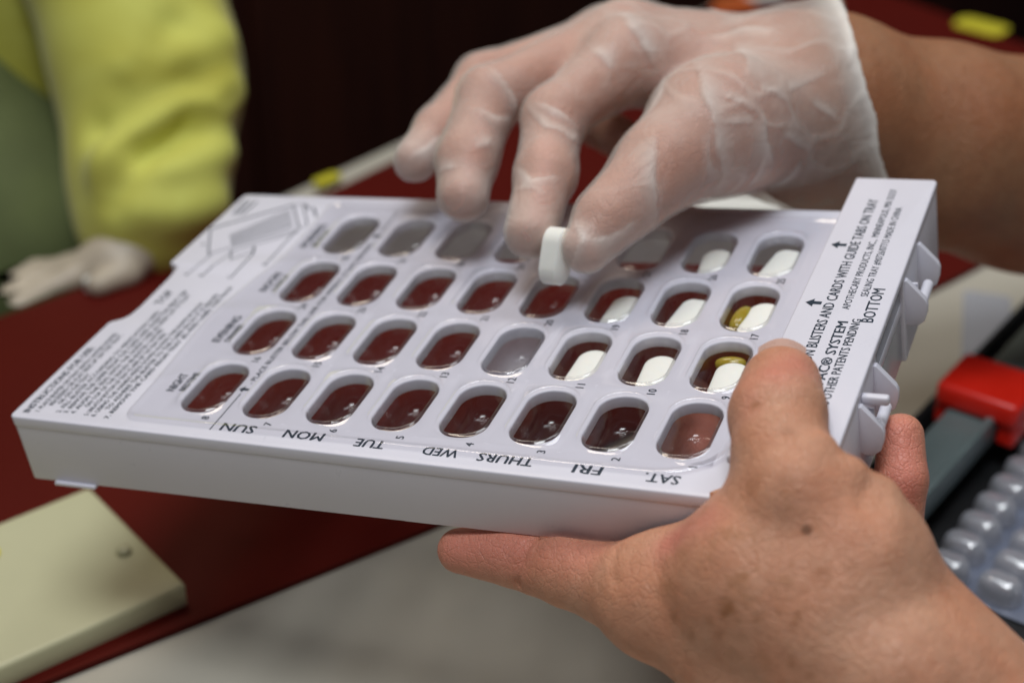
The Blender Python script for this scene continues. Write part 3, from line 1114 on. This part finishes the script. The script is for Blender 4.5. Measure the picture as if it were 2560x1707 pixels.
def tablet_vf(L=18.0, Wd=8.8, T=6.4, corner=3.4):
    Ls = []
    hl, hw = L / 2, Wd / 2
    e = T / 2
    prof = [(3.9, -e), (2.8, -e + .1), (1.6, -e + .35), (0.7, -e + .75), (0.12, -e + 1.15), (0, -e + 1.35), (0, e - 1.35), (0.12, e - 1.15), (0.7, e - .75), (1.6, e - .35), (2.8, e - .1), (3.9, e)]
    for q, z in prof:
        Ls.append([(x, y, z) for x, y in rrect(0, 0, hl - q, hw - q, max(min(hw, corner) - q, 0.05), 12)])
    return loops_vf(Ls, close=True, start=True)


tv, tf = tablet_vf()
first = mesh('tablet', tv, tf, M['pill'], None, True, 25)
tab_me = first.data
round_me = mesh('tablet', *tablet_vf(18.4, 9.0, 6.2, 4.5), M['pill'], None, True, 25)
ROUND = round_me.data
held_me = mesh('tablet', *tablet_vf(16.4, 9.6, 7.4, 4.8), M['pill'], None, True, 25)
HELD = held_me.data
bpy.data.objects.remove(held_me)
bpy.data.objects.remove(round_me)
FLAT = {}


def place_tablet(o, p, rot, label, group):
    o.matrix_world = TW.to_4x4() @ Matrix.Translation(Vector(p) * MM) @ rot
    tag(o, label, 'tablet', group)


specs = [((7, 3), 'square ended white tablet in the back right corner cavity', 90 - 10, 1.2, 0.3), ((6, 3), 'white tablet in the back row cavity between the gloved thumb and the corner cavity', 90 + 6, 1.6, -1.4),
         ((7, 2), 'white tablet in the cavity numbered 17, with an amber softgel on its left', 90 - 5, 2.4, -0.5), ((6, 2), 'square ended white tablet left of the cavity that holds the amber softgel and tablet', 90 - 8, 1.8, -0.6),
         ((5, 2), 'white tablet in the cavity numbered 19, leftmost of its row', 90 - 3, 1.8, -1.0), ((7, 1), 'white tablet in the cavity numbered 9, just left of the bare thumb', 90 + 2, 1.9, -2.0),
         ((6, 1), 'white tablet in the cavity next but one to the left of the bare thumb', 90 + 3, 1.7, -1.2), ((5, 1), 'white tablet in the cavity numbered 11, beside the frosted cavity', 90 - 2, 1.7, -0.8)]
for k, ((i, j), lab, a, dx, dy) in enumerate(specs):
    o = first if k == 0 else first.copy()
    if k:
        COL.objects.link(o)
    if (i, j) not in ((7, 3), (6, 2)):
        o.data = ROUND
    place_tablet(o, (i * PX + dx, j * PY + 0.2 + dy, -5.5), Matrix.Rotation(R(a), 4, 'Z'), lab, 'white tablets lying in the blister cavities')
o = first.copy()
o.data = HELD
COL.objects.link(o)
# held upright between thumb and forefinger: long side up, flat faces to the two fingers
place_tablet(o, (86.2, 55.0, 16.4), Matrix.Rotation(R(-33), 4, 'X') @ Matrix.Rotation(R(4), 4, 'Y') @ Matrix.Rotation(R(-6), 4, 'Z') @ Matrix.Rotation(R(-90), 4, 'Y'), 'white tablet held upright between gloved thumb and forefinger', None)
del o['group']
o['label'] = 'white tablet held upright between gloved thumb and forefinger'


def softgel_vf(L, r):
    Ls = []
    for k in range(1, 12):
        a = math.pi * k / 12
        Ls.append([(-math.cos(a) * L / 2, r * math.sin(a) ** 0.7 * math.cos(t * math.pi / 8), r * math.sin(a) ** 0.7 * math.sin(t * math.pi / 8)) for t in range(16)])
    return loops_vf(Ls, close=True, start=True)


sg = mesh('softgel', *softgel_vf(12, 2.9), M['softgel'], None, True, 0)
sg.matrix_world = TW.to_4x4() @ Matrix.Translation(Vector((7 * PX - 3.2, 2 * PY + 1.5, -5.2)) * MM) @ Matrix.Rotation(R(85), 4, 'Z')
tag(sg, 'amber softgel beside the white tablet in cavity 17', 'softgel', 'amber softgels in the blister cavities')
s2 = sg.copy()
COL.objects.link(s2)
s2.matrix_world = TW.to_4x4() @ Matrix.Translation(Vector((7 * PX - 0.4, 1 * PY + 9.4, -5.4)) * MM) @ Matrix.Rotation(R(8), 4, 'Z') @ Matrix.Scale(0.72, 4)
tag(s2, 'amber softgel behind the white tablet in cavity 9', 'softgel', 'amber softgels in the blister cavities')

# ------------------------------------------------------------------ bare hand holding the tray
BARE = [
 ((165.0, -1.5, 16.2),(166.9, -12.6, 15.6),10.0,11.6,1.5),
 ((166.9, -12.6, 15.6),(169.9, -22.2, 12.7),11.6,11.3,1.5),
 ((169.9, -22.2, 12.7),(174.8, -31.1, 7.3),11.3,13.2,2),
 ((174.8, -31.1, 7.3),(187.1, -34.6, -9.1),13.2,17.3,3),
 ((187.1, -34.6, -9.1),(199.4, -35.1, -24.9),17.3,15,4),
 ((80.4, -23.0, -29.0),(96.3, -23.5, -28.0),6.0,8.2,1),
 ((96.3, -23.5, -28.0),(104.1, -24.8, -27.9),8.2,8.7,1),
 ((104.1, -24.8, -27.9),(113.0, -26.4, -27.3),8.7,10.2,1),
 ((113.0, -26.4, -27.3),(125.5, -31.3, -26.5),10.2,10.2,1),
 ((125.5, -31.3, -26.5),(140.3, -37.5, -23.4),10.2,12.9,2),
 ((140.3, -37.5, -23.4),(161.7, -42.4, -29.1),12.9,16.5,4),
 ((161.7, -42.4, -29.1),(189.2, -52.4, -39.3),16.5,20,4),
 ((199.4, -35.1, -24.9),(203.8, -44.9, -35.3),15,22.8,5),
 ((189.2, -52.4, -39.3),(203.8, -44.9, -35.3),20,22.8,5),
 ((203.8, -44.9, -35.3),(239.9, -49.6, -65.3),22.8,28.5,5),
 ((167.8, -40.7, -13.5),(197.6, -51.1, -24.2),15.5,18.5,8),
 ((140.3, -37.5, -23.4),(167.8, -40.7, -13.5),12.9,15.5,8),
 ((187.1, -34.6, -9.1),(167.8, -40.7, -13.5),17.3,15.5,8),
 ((165.8, -31.9, -4.7),(149.6, -30.7, -20.2),8.5,9,14),
 ((138.4, -7.9, -55.7),(186.5, -27.7, -53.1),12,19,8),
 ((188.5, 20.6, -11.2),(189.9, 12.5, -18.5),6.1,6.7,1),
 ((189.9, 12.5, -18.5),(188.3, 6.6, -32.2),6.7,7.4,1.5),
 ((188.3, 6.6, -32.2),(175.9, 7.8, -52.3),7.4,9.3,2),
 ((175.9, 7.8, -52.3),(153.7, 1.0, -57.7),9.3,12,3),
 ((180.3, -26.0, 16.7),(177.6, -29.8, 16.9),4.0,3.6,2.5),
 ((186.5, -27.7, 11.5),(183.2, -32.2, 11.1),4.8,4.6,3),
 ((192.3, -26.5, 5.0),(188.6, -31.7, 3.9),5.2,5.2,4)]
BARE += [((164.7, -40.8, -7.5), (181.6, -43.7, -16.6), 13.5, 17, 10), ((119, 56, -33), (138, 16, -35), 9.4, 10.0, 2), ((138, 16, -35), (158, -10, -48), 10.0, 11, 4), ((117, 19, -40), (132, 0, -43), 7.2, 8.4, 2), ((132, 0, -43), (152, -12, -54), 8.4, 10, 4)]
bh = empty('hand', 'bare freckled hand gripping the right end of the tray with its thumb on top', 'hand', (205, -40, -40))
RES = 0.85
F, lo = field(BARE, RES, 3)
V, Q = surface_nets(F, lo, RES)
V = relax(V, Q, 2)
N = normals(V, Q)
disp = 0.22 * waves(V, 34, 5, 3) + 0.05 * waves(V, 7, 8, 3)
for pts, wdt, h in [([[166.7, -14.6, 27.4], [171.1, -13.4, 26.8], [174.0, -11.8, 25.3]], 0.8, -0.3),
 ([[192.1, -30.8, 11.5], [191.5, -37.4, 10.9]], 2.0, -0.6),
 ([[194.8, -32.6, 9.7], [194.1, -38.4, 9.4]], 2.0, -0.4),
 ([[167.1, -38.3, 16.4], [165.7, -40.5, 12.7], [164.4, -41.8, 8.8]], 4, -0.5),
 ([[197.9, -32.8, 7.5], [198.1, -44.0, 4.5]], 4, 0.6),
 ([[103.6, -27.1, -19.2], [102.2, -31.3, -22.0], [100.5, -32.9, -29.7]], 1.3, -1.5),
 ([[106.7, -28.3, -18.6], [104.4, -32.5, -22.5], [103.0, -33.6, -29.6]], 1.3, -0.35),
 ([[131.2, -36.0, -10.8], [131.0, -39.6, -11.2], [133.5, -45.8, -12.3]], 1.6, -0.4),
 ([[148.6, -42.4, -3.6], [152.6, -41.6, -0.1], [157.5, -42.2, 3.7]], 2.2, -0.5),
 ([[145.3, -45.7, -7.4], [144.9, -50.2, -11.7]], 2.2, -0.4),
 ([[148.7, -52.9, -13.7], [153.4, -57.6, -24.8]], 4, -0.5)]:
    d, t = seg_dist(V, pts)
    disp += h * np.exp(-(d / wdt) ** 2)
V = V + N * disp[:, None]
# flesh presses flat against the tray instead of entering it
x, y, z = V[:, 0].copy(), V[:, 1].copy(), V[:, 2].copy()
on_strip = (x > 156.3) & (x < 181.6) & (y > -22.6) & (z > 0)
V[on_strip, 2] = np.maximum(z[on_strip], 10.12)
on_plate = (x < 181) & (y > -26.9) & ~on_strip & (z > -1.5)
V[on_plate, 2] = np.maximum(z[on_plate], np.where(x[on_plate] < 158, 1.9, 0.2))
front = (x < 181) & (y > -26.9) & (y < -8) & (z <= -1.5) & (z > -18.5)
V[front, 1] = -26.95
below = (x < 181) & (y > -26.9) & (z <= -18.5)
V[below, 2] = np.minimum(z[below], -22.2 + (x[below] + 57) * 0.0178 - 0.15)
rosy = np.zeros(len(V))
for pts, wdt, h in [([[81.2, -27.0, -24.2], [91.7, -27.9, -22.0], [99.5, -28.2, -20.6]], 9, 0.9),
 ([[110.1, -30.5, -18.1], [121.0, -32.6, -16.6]], 8, 0.6),
 ([[146.3, -39.5, -4.3], [158.0, -41.5, 4.4]], 5, 0.9),
 ([[167.2, -11.2, 27.5], [170.3, -3.9, 25.4]], 6, 0.7),
 ([[189.0, 16.5, -6.7], [191.0, 12.5, -10.2], [191.9, 5.9, -16.8]], 8, 1.0),
 ([[161.3, -11.0, 26.1], [163.2, -21.5, 23.6]], 4, 0.35)]:
    d, t = seg_dist(V, pts)
    rosy = np.maximum(rosy, h * np.exp(-(d / wdt) ** 2))
rosy = np.maximum(rosy, np.clip((V[:, 1] - 2) / 15, 0, 1) * (V[:, 2] < -14))
d, t = seg_dist(V, [[160.9, -54.2, -2.8], [168.9, -57.7, -5.5], [180.8, -57.1, -4.8], [185.9, -52.4, 1.1]])
sun = np.clip(np.exp(-(d / 22) ** 2) * 1.3, 0, 1)
spot = np.zeros(len(V))
wob = 1 + 0.45 * waves(V, 4.5, 41, 2)
for c0, rad, a0 in [([161.2, -52.2, -0.5], 1.3, 0.5), ([165.2, -57.4, -5.6], 2.3, 0.75), ([161.2, -57.8, -9.7], 1.0, 0.5), ([172.2, -51.5, 2.1], 1.0, 0.4), ([185.2, -51.3, 2.4], 1.3, 0.45), ([186.5, -52.1, 1.4], 1.2, 0.45), ([180.8, -57.4, -5.3], 2.0, 0.6), ([182.5, -56.8, -4.4], 1.2, 0.4), ([171.7, -58.1, -6.2], 1.4, 0.5), ([180.2, -62.1, -13.5], 1.4, 0.6), ([165.4, -54.7, -1.6], 1.3, 0.4), ([150.2, -53.6, -13.6], 1.0, 0.4), ([164.4, -21.2, 24.3], 0.8, 0.5), ([167.2, -39.6, 15.4], 2.2, 0.22), ([175.3, -39.9, 18.1], 1.0, 0.3), ([191.4, -50.2, 2.8], 0.9, 0.3), ([184.7, -64.4, -15.3], 1.0, 0.4), ([163.2, -59.0, -12.2], 1.2, 0.4), ([176.3, -59.6, -9.5], 1.0, 0.4), ([158.8, -54.0, -4.0], 0.8, 0.3), ([168.4, -59.1, -9.0], 0.9, 0.35), ([155.4, -56.8, -15.6], 1.1, 0.3), ([173.9, -54.6, -1.1], 1.0, 0.35), ([168.3, -50.4, 2.9], 0.8, 0.3), ([176.4, -48.2, 5.4], 0.8, 0.25), ([173.4, -28.1, 22.6], 0.6, 0.35)]:
    d = np.linalg.norm(V - np.array(c0), axis=1) * wob
    spot = np.maximum(spot, min(0.95, 1.7 * a0) / (1 + np.exp((d - rad) / 0.45)))
body('hand_skin', V, Q, M['skin'], bh, {'rosy': rosy, 'sun': sun, 'spot': spot})


def nail_vf(c, ax, up, L, Wd, bulge=2.2):
    """a curved nail plate with thickness: ax points to the finger end, up out of the nail"""
    ax = Vector(ax).normalized(); up = (Vector(up) - ax * Vector(up).dot(ax)).normalized(); sd = ax.cross(up)
    c = Vector(c)
    Vt, Vb, Fq = [], [], []
    nu, nv = 9, 8
    for i in range(nu):
        u = -1 + 2 * i / (nu - 1)
        for j in range(nv):
            t = j / (nv - 1)
            wsh = 1 - 0.25 * abs(u) ** 3 * (1 if t > 0.5 else 0.4)
            tt = (t - 0.5) * (1 - 0.18 * u * u)
            p = c + sd * (u * Wd / 2) + ax * (tt * L) + up * (bulge * (math.cos(u * 1.15) - 1) * 1.6 - 0.7 * (t - 0.4) ** 2 * 2)
            Vt.append(tuple(p + up * 0.25)); Vb.append(tuple(p - up * 0.5))
    A = Vt + Vb
    n_ = nu * nv
    for i in range(nu - 1):
        for j in range(nv - 1):
            a = i * nv + j
            Fq.append([a, a + 1, a + nv + 1, a + nv]); Fq.append([n_ + a, n_ + a + nv, n_ + a + nv + 1, n_ + a + 1])
    rim = [i * nv for i in range(nu)] + [(nu - 1) * nv + j for j in range(1, nv)] + [i * nv + nv - 1 for i in range(nu - 2, -1, -1)] + [j for j in range(nv - 2, 0, -1)]
    for k in range(len(rim)):
        a, b = rim[k], rim[(k + 1) % len(rim)]
        Fq.append([a, b, n_ + b, n_ + a])
    return A, Fq


mesh('fingernail', *nail_vf([164.9, 1.3, 24.9], [-0.171, 0.984, 0.047], [0.051, -0.038, 0.998], 11.5, 11.5), M['nail'], bh, True, 50)

# ------------------------------------------------------------------ gloved hand and its forearm
GLOVED = [
 ((77.0, 60.3, 20.7),(75.0, 81.5, 28.5),7.05,8.05,2),
 ((75.0, 81.5, 28.5),(71.0, 103.2, 36.8),8.05,8.45,4),
 ((71.0, 103.2, 36.8),(83.2, 138.6, 39.8),8.45,11.7,5),
 ((83.2, 138.6, 39.8),(128.5, 180.3, 9.9),11.7,19.0,8),
 ((94.9, 57.3, 18.4),(98.4, 67.0, 22.5),6.8,8.45,3),
 ((98.4, 67.0, 22.5),(102.2, 76.4, 23.9),8.45,9.1,4),
 ((102.2, 76.4, 23.9),(107.9, 91.8, 27.2),9.1,11.3,6),
 ((107.9, 91.8, 27.2),(117.6, 117.6, 27.4),11.3,18.0,10),
 ((117.6, 117.6, 27.4),(133.8, 163.7, 10.3),18.0,23.0,12),
 ((49.0, 77.5, 22.4),(45.9, 90.2, 28.3),7.15,8.45,2),
 ((45.9, 90.2, 28.3),(45.5, 114.3, 37.5),8.45,8.85,4),
 ((45.5, 114.3, 37.5),(76.5, 156.7, 38.9),8.85,11.2,5),
 ((76.5, 156.7, 38.9),(124.7, 196.6, 8.1),11.2,19.0,8),
 ((22.0, 102.4, 21.4),(24.0, 118.0, 24.0),6.65,7.35,2),
 ((24.0, 118.0, 24.0),(29.4, 145.1, 29.4),7.35,8.05,4),
 ((29.4, 145.1, 29.4),(62.4, 177.1, 29.3),8.05,10.2,5),
 ((62.4, 177.1, 29.3),(120.9, 211.5, 3.9),10.2,18.0,8),
 ((73.0, 150.4, 6.6),(52.4, 163.7, 8.9),6.35,6.85,2),
 ((52.4, 163.7, 8.9),(45.7, 180.8, 16.1),6.85,7.35,3),
 ((45.7, 180.8, 16.1),(61.4, 197.2, 17.2),7.35,9.2,4),
 ((61.4, 197.2, 17.2),(118.7, 219.4, -2.2),9.2,16.0,8),
 ((133.8, 163.7, 10.3),(135.7, 179.3, 3.1),23.0,26.0,12),
 ((128.5, 180.3, 9.9),(135.7, 179.3, 3.1),19.0,26.0,14),
 ((124.7, 196.6, 8.1),(135.7, 179.3, 3.1),19.0,26.0,14),
 ((135.7, 179.3, 3.1),(166.8, 202.4, -18.7),26.0,32.0,14),
 ((166.8, 202.4, -18.7),(192.6, 228.0, -38.7),32.0,34.5,14),
 ((192.6, 228.0, -38.7),(234.1, 266.1, -67.3),34.5,41.0,14)]
LOOSE = [
 ((125.7, 163.4, 16.0),(141.9, 190.8, 2.1),28,31,8),
 ((141.9, 190.8, 2.1),(153.4, 205.0, -8.7),31,37,8),
 ((129.3, 140.8, 8.6),(145.6, 170.4, -8.0),14,20,10),
 ((145.6, 170.4, -8.0),(159.5, 185.5, -19.1),20,24,10)]
gh = empty('hand', 'hand in a translucent glove pinching a white tablet above the tray', 'hand', (150, 190, -5))
RES = 0.95
F, lo = field(GLOVED, RES, 3)
V, Q = surface_nets(F, lo, RES)
V = relax(V, Q, 2)
N = normals(V, Q)
V = V + N * (0.2 * waves(V, 40, 15, 3))[:, None]
rosy = np.zeros(len(V))
for pts, wdt, h in [([[76.0, 82.8, 38.1], [77.8, 74.6, 34.5], [81.1, 60.4, 26.7]], 7, 0.75),
 ([[52.1, 92.3, 36.0], [51.9, 83.8, 33.1], [52.0, 71.0, 21.4]], 7, 0.7),
 ([[27.5, 104.4, 26.4], [26.3, 97.2, 21.5]], 6, 0.6),
 ([[92.2, 57.1, 25.2], [97.8, 51.7, 20.8]], 6, 0.7),
 ([[78.0, 105.2, 44.5], [70.3, 110.0, 46.2]], 7, 0.5),
 ([[85.6, 124.5, 47.7], [91.7, 126.4, 39.9]], 9, 0.5),
 ([[53.8, 110.8, 42.5], [58.7, 118.5, 42.3]], 6, 0.5),
 ([[113.5, 97.2, 41.9], [110.6, 81.4, 36.7]], 9, 0.35)]:
    d, t = seg_dist(V, pts)
    rosy = np.maximum(rosy, h * np.exp(-(d / wdt) ** 2))
CUTP, CUTN = np.array([146.7, 193.4, -3.5]), np.array([0.936, 0.2966, 0.1896])
rosy = np.maximum(rosy, 0.5 * np.clip(-((V - CUTP) @ CUTN) / 25, 0, 1))
body('hand_skin', V, Q, M['skin_gloved'], gh, {'rosy': rosy, 'sun': np.ones(len(V)) * 0.6})
F, lo = field(GLOVED, RES, 5, 2)
F2, lo2 = field(GLOVED + LOOSE, RES, 5, 2)
V, Q = surface_nets(F2 - 0.85, lo2, RES)
V = relax(V, Q, 2)
N = normals(V, Q)
CUTP, CUTN = np.array([146.7, 193.4, -3.5]), np.array([0.936, 0.2966, 0.1896])
s = (V - CUTP) @ CUTN
s = s + 1.8 * waves(V, 40, 31, 2)
cuff = np.exp(-((s + 1.0) / 1.2) ** 2)
band = np.exp(-(np.minimum(s, 0) / 5.5) ** 2)
armd, _ = seg_dist(V, [[135.7, 179.3, 3.1], [166.8, 202.4, -18.7]])
palm = np.clip(1 - np.abs(s + 32) / 60, 0, 1)
raw = waves(V, 60, 21, 2)
rid = np.exp(-(raw / 0.10) ** 2)
fold = 0.40 * rid * palm
disp = 0.5 * rid * palm + 0.35 * waves(V, 34, 27, 2) + 0.12 * waves(V, 11, 28, 2)
for pts, wdt, h in [([[111.2, 119.8, 48.3], [119.4, 102.8, 44.7], [124.5, 93.0, 32.8], [123.0, 93.5, 18.6]], 2.4, 1.1),
 ([[109.0, 85.6, 40.6], [110.7, 73.7, 32.3], [110.4, 69.6, 18.4]], 2.25, 1.02),
 ([[134.5, 107.6, 37.4], [135.3, 104.6, 28.9], [135.8, 108.1, 19.5]], 1.95, 0.85),
 ([[96.2, 134.1, 46.0], [104.7, 107.9, 43.7], [102.7, 96.9, 41.1]], 1.8, 0.51),
 ([[140.4, 123.3, 13.6], [132.8, 119.5, 7.1]], 1.95, 0.77),
 ([[135.1, 104.4, 26.0], [130.3, 103.3, 16.2]], 1.5, 0.59),
 ([[65.9, 96.0, 43.2], [74.5, 88.2, 40.8], [81.1, 89.0, 36.7], [82.2, 93.0, 33.3]], 1.2, 0.68),
 ([[69.2, 96.0, 44.8], [76.4, 94.2, 42.7], [80.7, 95.1, 38.4]], 1.05, 0.51),
 ([[71.9, 67.3, 31.1], [79.8, 65.7, 30.7]], 1.05, 0.42),
 ([[69.4, 74.9, 34.1], [76.1, 68.7, 32.9], [82.2, 73.7, 32.1]], 1.05, 0.34),
 ([[97.3, 52.1, 23.6], [102.8, 56.1, 22.4], [107.9, 62.9, 24.3]], 1.2, 0.51),
 ([[92.6, 50.3, 16.0], [95.9, 52.3, 24.2], [92.4, 57.3, 26.6]], 1.2, 0.51),
 ([[49.0, 98.3, 41.0], [53.6, 99.1, 37.6], [55.5, 106.8, 34.0]], 1.2, 0.59),
 ([[52.5, 85.1, 34.8], [55.2, 91.4, 33.4]], 1.2, 0.51),
 ([[49.1, 112.9, 47.9], [55.5, 109.7, 40.7], [56.2, 109.7, 35.1]], 1.2, 0.42),
 ([[24.2, 96.6, 25.9], [27.5, 100.7, 26.5], [28.8, 107.4, 27.4]], 1.2, 0.42),
 ([[75.5, 147.1, 51.7], [87.8, 134.1, 53.0], [92.9, 130.5, 47.5], [95.5, 129.9, 41.5]], 2.4, 0.77),
 ([[78.7, 122.9, 50.0], [85.6, 118.9, 45.5]], 1.95, 0.68),
 ([[123.9, 104.2, 44.0], [132.8, 106.0, 38.1]], 1.2, 0.51),
 ([[123.3, 96.7, 38.5], [133.0, 104.4, 35.8]], 1.05, 0.42),
 ([[132.8, 112.9, 42.5], [138.9, 120.6, 35.2]], 1.2, 0.42),
 ([[138.2, 124.0, 36.7], [144.4, 143.7, 33.4]], 1.5, 0.42),
 ([[139.0, 112.2, 28.4], [143.2, 127.3, 14.9]], 1.35, 0.42),
 ([[143.0, 132.3, 29.1], [148.6, 137.8, 21.1]], 1.2, 0.34),
 ([[41.7, 78.8, 29.7], [48.0, 77.8, 32.0]], 1.05, 0.34),
 ([[106.3, 151.0, 42.8], [115.9, 155.6, 43.2], [128.0, 152.9, 43.5]], 1.8, 0.42),
 ([[116.2, 148.4, 41.5], [128.9, 112.6, 45.6]], 3.0, 0.42)]:
    d, t = seg_dist(V, pts)
    q = np.array(pts); mid = (t * (len(q) - 1)).clip(0, len(q) - 1.001)
    k0 = mid.astype(int); cl = q[k0] + (q[k0 + 1] - q[k0]) * (mid - k0)[:, None]
    side = np.einsum('ij,ij->i', V - cl, np.cross(q[k0 + 1] - q[k0], N)) * (1 if len(pts) % 2 else -1)
    ends = np.sin(np.clip(t, 0.02, 0.98) * math.pi) ** 0.5
    # a pleat: one crisp edge, the film fading out on its other side
    g = np.where(side > 0, np.exp(-(d / (1.9 * wdt)) ** 1.3), np.exp(-(d / (0.45 * wdt)) ** 2))
    disp += 0.8 * h * g * ends
    fold = np.maximum(fold, 0.9 * g * ends)
disp += 0.8 * cuff + 2.2 * band
V = V + N * disp[:, None]
V[:, 2] = np.where((V[:, 0] < 180) & (V[:, 1] < 118), np.maximum(V[:, 2], 1.5), V[:, 2])
for tip in [[77.0, 60.3, 20.7], [94.9, 57.3, 18.4], [49.0, 77.5, 22.4], [22.0, 102.4, 21.4]]:
    fold = fold + 0.8 * np.exp(-(np.linalg.norm(V - np.array(tip), axis=1) / 8.5) ** 2)
fold = np.clip(fold + 0.7 * cuff + 1.1 * band, 0, 1.6)
keep = (s < 0)
Qk = Q[keep[Q].all(1)]
used = np.unique(Qk)
remap = np.full(len(V), -1); remap[used] = np.arange(len(used))
body('glove', V[used], remap[Qk], M['glove'], gh, {'fold': fold[used]})
